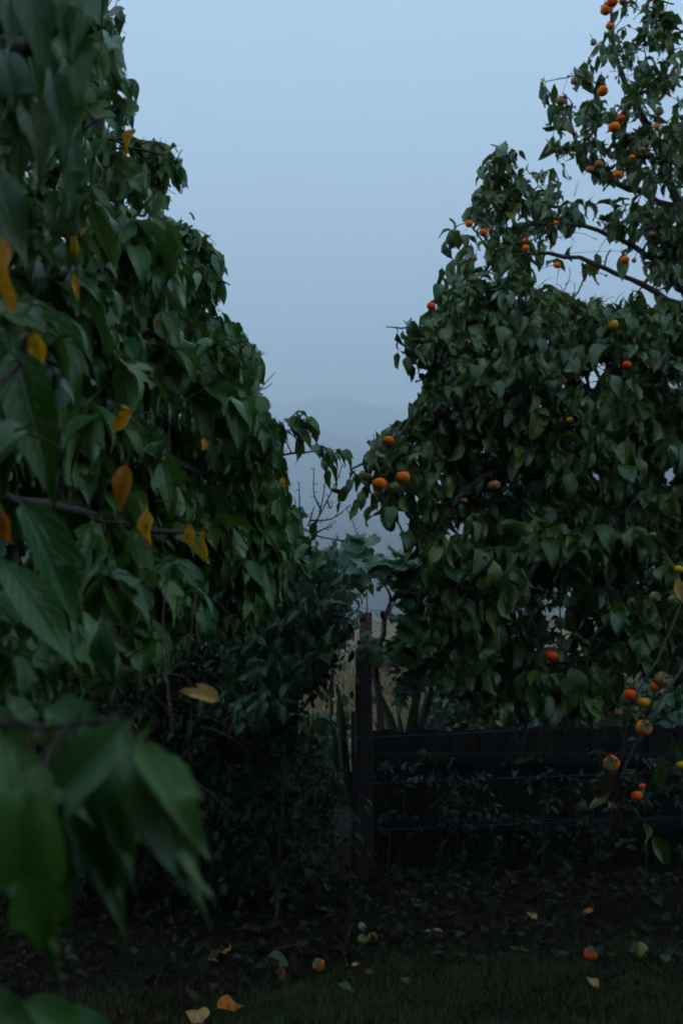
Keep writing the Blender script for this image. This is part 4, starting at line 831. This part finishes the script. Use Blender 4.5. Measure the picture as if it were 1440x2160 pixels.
V, Fq = tubes([np.array([P(761, 1462, 8.535), P(762, 1600, 8.535), P(758, 1752, 8.535)])], [.0022], 5); link('stay_wire', mesh_np('stay_wire', V, Fq, M_wire), wf)

bp_ = thing('wooden_post', 'taller square reddish post standing further back, in line above the near post', 'post')
tp = P(771, 1292, 11.0)
link('post_shaft', box_mesh(tp[0] - .068, tp[0] + .068, 11, 11.13, -.1, tp[2], M_redtwig, 'post_shaft', jig=.003), bp_)

pf = thing('paling_fence', 'low dark board fence behind the wires under the persimmon tree', 'fence')
k = 0; xx = P(774, 1500, 9.4)[0]
while xx < 6.6:
    wd = .135 + .012 * math.sin(k * 3.1); f = (xx - .3) / 2.4
    zt = P(790, 1541, 9.4)[2] + .035 * f + .018 * math.sin(k * 2.3)
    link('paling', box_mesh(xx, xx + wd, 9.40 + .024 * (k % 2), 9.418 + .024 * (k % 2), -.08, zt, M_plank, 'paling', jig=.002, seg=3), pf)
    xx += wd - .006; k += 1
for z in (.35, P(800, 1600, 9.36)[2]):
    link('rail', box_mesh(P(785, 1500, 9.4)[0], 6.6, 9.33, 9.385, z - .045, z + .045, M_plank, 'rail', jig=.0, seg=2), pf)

# spear-leaved plants
def spear(name, lab, base, blades, Y, mat=M_flax):
    t = thing(name, lab, 'plant')
    for (tx, ty, wpx, yo) in blades:
        a = P(base[0], base[1], Y); a = a + np.array([rng.uniform(-.05, .05), 0, 0]); b = P(tx, ty, Y + yo); v = b - a; s = np.linalg.norm(v)
        D = v / s; N = nrm(np.array([.2 * rng.normal(), -1, .3])); N = nrm(N - N @ D * D); X = np.cross(D, N)
        wd = wpx * Y / F / s / 2
        V, Fq, UV = template([(0, wd * .6, 0), (.15, wd * .85, 0), (.4, wd, 0), (.7, wd * .8, 0), (.88, wd * .42, 0), (1, .002, 0)], curl=.12 * rng.normal(), fold=.35, wave=0, seed=int(tx), petiole=0)
        link('blade', mesh_np('blade', V @ (np.stack([X, D, N], 1) * s).T + a, Fq, mat, UV, np.zeros(len(V))), t)
spear('spear_leaved_plant', 'plant of broad dark spear leaves spread in a V behind the boards', (850, 1640), [(798, 1452, 24, .1), (892, 1380, 22, 0), (915, 1430, 24, .2), (880, 1490, 20, -.1), (790, 1520, 18, .1), (955, 1470, 22, 0), (840, 1500, 16, .2)], 9.8)
spear('spear_leaved_plant', 'dark upright spear leaves standing close beside the fence post', (738, 1700), [(716, 1438, 22, 0), (700, 1520, 16, .1), (722, 1540, 14, -.1), (757, 1560, 12, .1), (690, 1580, 16, 0)], 9.0)
# weeds at the foot of the wires and pale ivy-like leaf on the post
wd_ = thing('small_weed', 'small pale-green weed growing through the lowest wire', 'weed')
L = Leaves(); base = np.array([P(675, 1800, 8.3) * [1, 1, 0], P(675, 1800, 8.3) * [1, 1, 0] + [.03, 0, 0]]); lm = [smooth_line([base[0], P(672, 1800, 8.3), P(678, 1735, 8.3)], 8)]
build_limbs(wd_, lm, [np.linspace(.006, .003, 8)], M_twig)
bb = np.repeat(lm[0][[3, 5, 6, 7]], 2, 0); sprays(wd_, L, bb, rng.normal(0, .5, bb.shape), .05, 3, .09, np.tile([0, -.6, .7], (8, 1)), r0=.002); L.fin(); CROWNS.append((wd_, L, T_pale, M_fig, 30))

def single_leaf(name, lab, cat, a, b, N, T, mat, width=None, group=None, seed=0, curl=.5, fold=.4, prof=OV, wid=.8, wave=.06):
    v = b - a; s = np.linalg.norm(v); D = v / s; N = nrm(N - N @ D * D); X = np.cross(D, N)
    V, Fq, UV = template([(t, w_ * wid, e) for t, w_, e in prof], curl=curl, fold=fold, wave=wave, seed=seed, petiole=.14)
    o = link(name, mesh_np(name, V @ (np.stack([X, D, N], 1) * s).T, Fq, mat, UV, np.zeros(len(V)))); o.location = a
    o['label'] = lab; o['category'] = cat
    if group: o['group'] = group
    return o
single_leaf('dry_leaf', 'long rust-brown dead leaf hanging upright just beside the foot of the post', 'leaf', P(718, 1772, 8.3), P(710, 1850, 8.3), np.array([.1, -1, .1]), None, M_rust, wid=.42, curl=.1, fold=.2)
single_leaf('pale_leaf', 'pale green rounded leaf curled against the top of the fence post', 'leaf', P(790, 1376, 8.5), P(800, 1412, 8.5), np.array([-.2, -1, .4]), None, M_pale, wid=1.0, curl=.6)

# ================================================================== GROUND COVER
def flat_leaves(n, fx, size, T, mat, name, lab, cat, smin=.5, tilt=.35, z0=.006):
    x, y = fx(n); yaw = rng.uniform(0, 6.28, n); s = size * rng.uniform(smin, 1.25, n)
    D = np.stack([np.cos(yaw), np.sin(yaw), rng.normal(0, tilt, n) * .5], -1); D = nrm(D)
    N = np.stack([rng.normal(0, tilt, n), rng.normal(0, tilt, n), np.ones(n)], -1); N = nrm(N - (N * D).sum(-1, keepdims=True) * D); X = np.cross(D, N)
    z = near_h(x, y) + z0 + rng.uniform(0, .03, n) ** 1.0 + np.abs(D[:, 2]) * s * .5
    Vs, Fs, Us, Ts, b = [], [], [], [], 0
    idx = rng.integers(0, len(T), n)
    for q in range(len(T)):
        m = idx == q
        if not m.any(): continue
        V, Fq, UV = T[q][1]; R = np.stack([X[m], D[m], N[m]], -1) * s[m][:, None, None]
        VV = np.einsum('nij,vj->nvi', R, V) + np.stack([x[m], y[m], z[m]], -1)[:, None]
        zz = near_h(VV[..., 0], VV[..., 1]); VV[..., 2] = np.maximum(VV[..., 2], zz + .002)
        k = m.sum(); Vs.append(VV.reshape(-1, 3)); Fs.append((Fq[None] + (np.arange(k) * len(V))[:, None, None]).reshape(-1, 4) + b); b += k * len(V)
        Us.append(np.tile(UV, (k, 1))); Ts.append(np.repeat(rng.uniform(0, 1, k), len(V)))
    o = link(name, mesh_np(name, np.concatenate(Vs), np.concatenate(Fs), mat, np.concatenate(Us), np.concatenate(Ts)), kind='stuff')
    o['label'] = lab; o['category'] = cat
    return o
def lawn_edge(x): return 6.05 + .35 * np.sin(x * 1.1 + .5) + .16 * np.sin(x * 3.7) + .5 * np.clip(x - .3, -1.6, 1.0) * .5
def litter_xy(n):
    x = rng.uniform(-5, 5.5, n * 3); y = rng.uniform(4.0, 8.9, n * 3); e = lawn_edge(x)
    p = np.clip((y - e + .55) / .7, .035, 1); m = rng.uniform(0, 1, n * 3) < p
    return x[m][:n], y[m][:n]
def litter_n(n):
    return litter_xy(n)
_x, _y = litter_xy(4200)
flat_leaves(len(_x), lambda n: (_x, _y), .085, T_dead, M_dead, 'leaf_litter', 'brown dead leaves lying thick on the ground below the fence', 'leaf litter', smin=.3, tilt=.6)
x_ = rng.uniform(-5, 5.5, 1600); y_ = rng.uniform(6, 9.0, 1600)
flat_leaves(1600, lambda n: (x_, y_), .07, T_pale, M_small, 'ground_weeds', 'low dark weeds among the fallen leaves', 'weeds', tilt=.8, z0=.03)
# grass
n = 150000
gx = rng.uniform(-3.6, 4.4, n); gy = 3.7 + rng.uniform(0, 1, n) ** .9 * 3.3; e = lawn_edge(gx)
m = rng.uniform(0, 1, n) < np.clip((e - gy) / .5 + .3, .05, 1) * np.clip(.55 + .6 * np.sin(gx * 4 + 1) * np.sin(gy * 5) + .3 * np.sin(gx * 11) * np.sin(gy * 13), .25, 1)
gx, gy = gx[m], gy[m]; n = len(gx)
yaw = rng.uniform(0, 6.28, n); h = rng.uniform(.018, .05, n); wv = .0022 * np.stack([np.cos(yaw), np.sin(yaw), np.zeros(n)], -1)
ln_ = np.stack([rng.normal(0, .5, n), rng.normal(0, .5, n), np.ones(n)], -1)
b0 = np.stack([gx, gy, near_h(gx, gy)], -1); m1 = b0 + ln_ * h[:, None] * [.35, .35, .6]; t1 = b0 + ln_ * h[:, None] * [1.1, 1.1, .95]
V = np.stack([b0 - wv, b0 + wv, m1 - wv * .8, m1 + wv * .8, t1 - wv * .1, t1 + wv * .1], 1).reshape(-1, 3)
i = (np.arange(n) * 6)[:, None]; Fq = np.concatenate([i + [0, 1, 3, 2], i + [2, 3, 5, 4]])
UV = np.tile([(0, 0), (1, 0), (0, .5), (1, .5), (0, 1), (1, 1)], (n, 1))
og = link('grass', mesh_np('grass', V, Fq, M_grass, UV, np.repeat(rng.uniform(0, 1, n), 6)), kind='stuff'); og['label'] = 'short mown lawn grass in the shade at the front'; og['category'] = 'grass'
# dry grass on the slope beyond
n = 60000
gx = rng.uniform(-9, 12, n); gy = 13.5 + 26 * rng.uniform(0, 1, n) ** 1.5; yaw = rng.uniform(0, 6.28, n); h = rng.uniform(.12, .5, n)
wv = .005 * np.stack([np.cos(yaw), np.sin(yaw), np.zeros(n)], -1); ln_ = np.stack([rng.normal(0, .35, n), rng.normal(0, .35, n), np.ones(n)], -1)
b0 = np.stack([gx, gy, field_h(gx, gy) - .04], -1); m1 = b0 + ln_ * h[:, None] * [.4, .4, .6]; t1 = b0 + ln_ * h[:, None]
V = np.stack([b0 - wv, b0 + wv, m1 - wv * .8, m1 + wv * .8, t1 - wv * .1, t1 + wv * .1], 1).reshape(-1, 3)
i = (np.arange(n) * 6)[:, None]; Fq = np.concatenate([i + [0, 1, 3, 2], i + [2, 3, 5, 4]])
UV = np.tile([(0, 0), (1, 0), (0, .5), (1, .5), (0, 1), (1, 1)], (n, 1))
og = link('dry_grass', mesh_np('dry_grass', V, Fq, M_dry, UV, np.repeat(rng.uniform(0, 1, n), 6)), kind='stuff'); og['label'] = 'tall ochre dry grass on the slope beyond the fence'; og['category'] = 'grass'

# windfalls
G = [(672, 2026, 24, 'o', 'orange windfall persimmon on the grass beside a curled grey leaf'), (1245, 2015, 25, 'r', 'bright orange-red windfall persimmon alone at the lawn edge'),
     (1350, 2008, 30, 'g', 'green windfall persimmon among dark leaves at the lawn edge'), (785, 1974, 19, 'y', 'smaller yellow windfall touching another, at the end of a forked stick'),
     (765, 1977, 21, 'g', 'olive windfall beside a smaller yellow one near the forked stick'), (764, 1958, 17, 'e', 'pale green-grey windfall behind the touching yellow pair')]
for px, py, d, sk_, lab in G:
    g = ground_at(px, py + d * .42, .02); dia = d * np.linalg.norm(g - CAM) / F
    g[2] = near_h(g[0], g[1]) + dia * .40 + .008
    make_fruit(g, dia, sk_, lab, 'windfall persimmons on the ground', (random.uniform(-1.2, 1.2), random.uniform(-1, 1), random.uniform(0, 6)), stem=False)
# single fallen leaves that stand out
GL = [((462, 2120), (520, 2112), M_org, .95, 'large orange leaf lying on the lawn, the brightest on the ground'), ((418, 2125), (420, 2150), M_tan, .8, 'small pale tan leaf beside the large orange one'),
      ((440, 2022), (458, 2026), M_org, .8, 'small orange leaf in the dark grass above the large orange one'), ((585, 2040), (600, 2052), M_rust, .8, 'rusty leaf on the grass below the orange windfall'),
      ((1112, 1925), (1150, 1950), M_tan, .5, 'curled buff leaf on the litter in front of the boards'), ((1140, 1950), (1160, 1952), M_rust, .5, 'thin brown leaf touching the curled buff one'),
      ((632, 1982), (660, 2008), M_dead, .8, 'grey curled leaf leaning on the orange windfall'), ((742, 2028), (768, 2022), M_tan, .35, 'narrow straw-coloured leaf on the grass'),
      ((770, 2046), (792, 2040), M_rust, .6, 'pinkish brown leaf below the narrow straw-coloured one'), ((900, 1965), (955, 1960), M_tan, .22, 'long straw-coloured blade lying along the lawn edge'),
      ((1240, 2068), (1262, 2082), M_tan, .5, 'small bright tan leaf on the lawn below the red windfall'), ((1278, 2086), (1312, 2090), M_dead, .4, 'long dull leaf lying on the lawn beside the small tan one'),
      ((1395, 2025), (1440, 2012), M_pale, .6, 'yellow-green leaf curled on the ground at the picture edge'), ((1100, 2002), (1112, 1996), M_rust, .9, 'small reddish leaf in the middle of the lawn edge'),
      ((515, 1990), (532, 1982), M_dead, .5, 'pale narrow leaf on the dark soil'), ((675, 1932), (695, 1922), M_dead, .9, 'pale olive leaf pointing up out of the litter below the post'),
      ((845, 2058), (862, 2064), M_rust, .8, 'pinkish fallen leaf alone on open lawn'), ((500, 1995), (466, 2002), M_org, .4, 'long thin orange leaf on dark soil beside the hanging leaf tips'),
      ((990, 1925), (1004, 1915), M_dead, .8, 'brown leaf standing on edge in the litter'), ((870, 1918), (905, 1938), M_pale, .4, 'pale green torn leaf on the litter right of the post'),
      ((715, 2065), (748, 2078), M_pale, .4, 'greenish leaf on the lawn near the stick end'), ((1330, 2135), (1345, 2142), M_dead, .8, 'grey leaf on the lawn at the bottom'), ((560, 2020), (620, 2030), M_pale, .8, 'broad dull green leaf lying beside the orange windfall'),
      ((1250, 1920), (1228, 1926), M_org, .4, 'thin orange leaf in the deep shade below the hanging dry leaves')]
for k, (a, b, mat, wid, lab) in enumerate(GL):
    A = ground_at(*a, .03); B = ground_at(*b, .03); A[2] = near_h(A[0], A[1]) + .022; B[2] = near_h(B[0], B[1]) + .03
    if np.linalg.norm(B - A) > .16: B = A + nrm(B - A) * .16
    single_leaf('fallen_leaf', lab, 'leaf', A, B, np.array([0.1, -.5, 1.0]), None, mat, seed=k, curl=.6, fold=.35, wid=wid, prof=DRIP if k % 3 == 0 else OV, group='leaves fallen on the ground')
def stick(lab, pts, r):
    l = smooth_line([ground_at(*p, .02) for p in pts], 12); l[:, 2] = near_h(l[:, 0], l[:, 1]) + .016 + .008 * np.sin(np.arange(12))
    V, Fq = tubes([l], [np.linspace(r, r * .5, 12)], 6); c = l[0].copy(); o = link('stick', mesh_np('stick', V - c, Fq, M_twig)); o.location = c; o['label'] = lab; o['category'] = 'stick'
stick('thin grey forked stick lying across the lawn edge beside the yellow windfalls', [(750, 1935), (738, 1965), (728, 1995), (732, 2030), (745, 2062)], .008)
stick('short straight stick on the litter in front of the boards', [(880, 1990), (930, 1972), (990, 1965)], .006)
stick('short pale twig on the lawn near the large orange leaf', [(548, 2098), (568, 2112)], .004)

# ================================================================== UNSEEN HEDGE ADDED BEHIND THE CAMERA (blocks low sky light to darken the garden)
hd = thing('shade_hedge', 'unseen leafy screen added behind the viewer to shade the garden', 'shade_hedge')
xs = np.linspace(-9, 9, 60); ys_ = np.linspace(0, 1, 40)
X, T_ = np.meshgrid(xs, ys_); ang = T_ * math.pi
HZ = 6.4 * np.sin(ang) ** .35; HY = -4.6 - 1.0 * np.cos(ang)
bmp = .18 * np.sin(X * 2.1 + HZ * 2) + .12 * np.sin(X * 5.3 - HZ * 3.1)
V = np.stack([X, HY + bmp, np.maximum(HZ + bmp * .6, -.05)], -1).reshape(-1, 3); i = np.arange(39)[:, None] * 60; j = np.arange(59)[None]
Fq = np.stack([i + j, i + j + 1, i + 61 + j, i + 60 + j], -1).reshape(-1, 4)
link('inner_growth', mesh_np('inner_growth', V, Fq, noisy('shade_hedge_inner', (.010, .018, .008), (.03, .04, .018), 6, .9, 1, .05)), hd)
nL = 14000; q = rng.integers(0, len(V), nL); pp = V[q] + rng.normal(0, .12, (nL, 3)); pp[:, 2] = np.abs(pp[:, 2]) + .05
dd = rng.normal(0, 1, (nL, 3)) + [0, 0, -.4]
LH = Leaves(); LH.add(pp, dd, rng.normal(0, 1, (nL, 3)) + [0, .8, .4], .14 * rng.uniform(.7, 1.2, nL)); LH.fin(); CROWNS.append((hd, LH, T_small, M_small, 0))

# ================================================================== TURN LEAF CLOUDS INTO OBJECTS
def frames(L, idx):
    X = np.cross(L.D[idx], L.N[idx]); return np.stack([X, L.D[idx], L.N[idx]], -1) * L.S[idx][:, None, None]
for (_, L, T, _, _) in CROWNS:
    cen = L.P + L.D * L.S[:, None] * .5; cx_, cy_, _ = proj(cen); ds_ = np.linalg.norm(cen - CAM, axis=1); k = np.ones(len(cen), bool)
    for (a, b, r, dd) in CLEAR:
        k &= ~((ds_ < dd) & (np.hypot(cx_ - a, cy_ - b) < r + F * L.S / ds_ * .36))
    L.keep(k)
    L.tid = rng.integers(0, len(T), len(L.P))
CELL = 8; GW, GH = 1440 // CELL, 2160 // CELL
zb = np.full(GW * GH, 1e9); cache = []
for ci, (_, L, T, _, mxp) in enumerate(CROWNS):
    cells, deps, own = [], [], []
    for q in range(len(T)):
        idx = np.where(L.tid == q)[0]
        if not len(idx): continue
        V = T[q][0][0]; VV = np.einsum('nij,vj->nvi', frames(L, idx), V) + L.P[idx][:, None]
        x, y, z = proj(VV); m = (x >= 0) & (x < 1440) & (y >= 0) & (y < 2160) & (z > .1)
        c = (y // CELL).astype(int) * GW + (x // CELL).astype(int)
        oo = np.broadcast_to(idx[:, None], m.shape)
        cells.append(c[m]); deps.append(z[m]); own.append(oo[m])
    if cells:
        c, d, o_ = np.concatenate(cells), np.concatenate(deps), np.concatenate(own)
    else: c, d, o_ = np.zeros(0, int), np.zeros(0), np.zeros(0, int)
    np.minimum.at(zb, c, d); cache.append((c, d, o_))
n_leaf = 0
for (root, L, T, mat, mxp), (c, d, o_) in zip(CROWNS, cache):
    vis = np.zeros(len(L.P)); m = d < zb[c] + .02
    if m.any():
        pair = np.unique(o_[m].astype(np.int64) * (GW * GH) + c[m]); np.add.at(vis, pair // (GW * GH), 1)
        vm = np.bincount(o_[m], minlength=len(L.P)); dist = np.linalg.norm(L.P - CAM, axis=1)
        vis = vm * (L.S / dist) ** 2 * (vis > 0)
    order = np.argsort(-vis); sel = order[:mxp]; sel = sel[vis[sel] > 0]
    mes = {}
    for i in sel:
        q = int(L.tid[i])
        if q not in mes:
            V, Fq, UV = T[q][0]; mes[q] = mesh_np('leaf', V, Fq, mat, UV, np.zeros(len(V)))
        R = frames(L, np.array([i]))[0]
        M = Matrix([[*R[0], L.P[i][0]], [*R[1], L.P[i][1]], [*R[2], L.P[i][2]], [0, 0, 0, 1]])
        link('leaf', mes[q], root, M); n_leaf += 1
    rest = np.ones(len(L.P), bool); rest[sel] = False; ridx = np.where(rest)[0]
    Vs, Fs, Us, Ts, b = [], [], [], [], 0
    for q in range(len(T)):
        idx = ridx[L.tid[ridx] == q]
        if not len(idx): continue
        V, Fq, UV = T[q][1]; VV = np.einsum('nij,vj->nvi', frames(L, idx), V) + L.P[idx][:, None]; k = len(idx)
        Vs.append(VV.reshape(-1, 3)); Fs.append((Fq[None] + (np.arange(k) * len(V))[:, None, None]).reshape(-1, 4) + b); b += k * len(V)
        Us.append(np.tile(UV, (k, 1))); Ts.append(np.repeat(rng.uniform(0, 1, k), len(V)))
    if Vs: link('foliage', mesh_np('foliage', np.concatenate(Vs), np.concatenate(Fs), mat, np.concatenate(Us), np.concatenate(Ts)), root, kind='stuff')
    print('crown', root.name, len(L.P), 'parts', len(sel))
for root, (lines, rad) in TWIGS.items():
    ok = []
    for l in lines:
        g = np.linalg.norm(l - CAM, axis=1).min() > (1.0 if root is lt else .6)
        if g and root in (pt, lt):
            tx, ty, tz = proj(l[[-1, 0]]); ins = inpoly(tx + (12 if root is pt else -12), ty, OUT_P if root is pt else OUT_L).all()
            vis_ = (0 < tx[0] < 1440 and 0 < ty[0] < 2160 and tz[0] > 0)
            if vis_ and not ins and ty[0] < 1480 and np.linalg.norm(l[-1] - l[0]) > .04:
                g = False
        if g and root in (pt, lt) and np.linalg.norm(l[-1] - l[0]) < .8:
            qx, qy, _ = proj(l); qd = np.linalg.norm(l - CAM, axis=1)
            for (a, b, rr, dd) in CLEAR:
                if rr > 0 and ((np.hypot(qx - a, qy - b) < rr * .8) & (qd < dd - .03)).any(): g = False; break
        ok.append(g)
    lines = [l for l, g in zip(lines, ok) if g]; rad = [l for l, g in zip(rad, ok) if g]
    V, Fq = tubes(lines, rad, 4 if len(lines) > 2000 else 5)
    link('twigs', mesh_np('twigs', V, Fq, M_twig), root, kind='stuff')

# ================================================================== HAZE
x0, x1, y0, y1, z0, z1 = -5400, 5400, -2000, 6600, -1.5, 2050
V = [(x, y, z) for z in (z0, z1) for y in (y0, y1) for x in (x0, x1)]
me = mesh_np('haze', V, [(0, 2, 3, 1), (4, 5, 7, 6), (0, 1, 5, 4), (2, 6, 7, 3), (0, 4, 6, 2), (1, 3, 7, 5)], smooth=False)
m, n, L_ = nodes('haze_air'); out = new(n, 'ShaderNodeOutputMaterial'); pv = new(n, 'ShaderNodeVolumePrincipled')
pv.inputs['Color'].default_value = (.92, .94, 1, 1); pv.inputs['Density'].default_value = .00060; pv.inputs['Anisotropy'].default_value = 0.0
L_(pv.outputs[0], out.inputs['Volume']); me.materials.append(m)
hz = link('haze', me, kind='stuff'); hz['label'] = 'pale blue evening mist hanging over garden and hills'; hz['category'] = 'haze'
print('leaf parts', n_leaf)
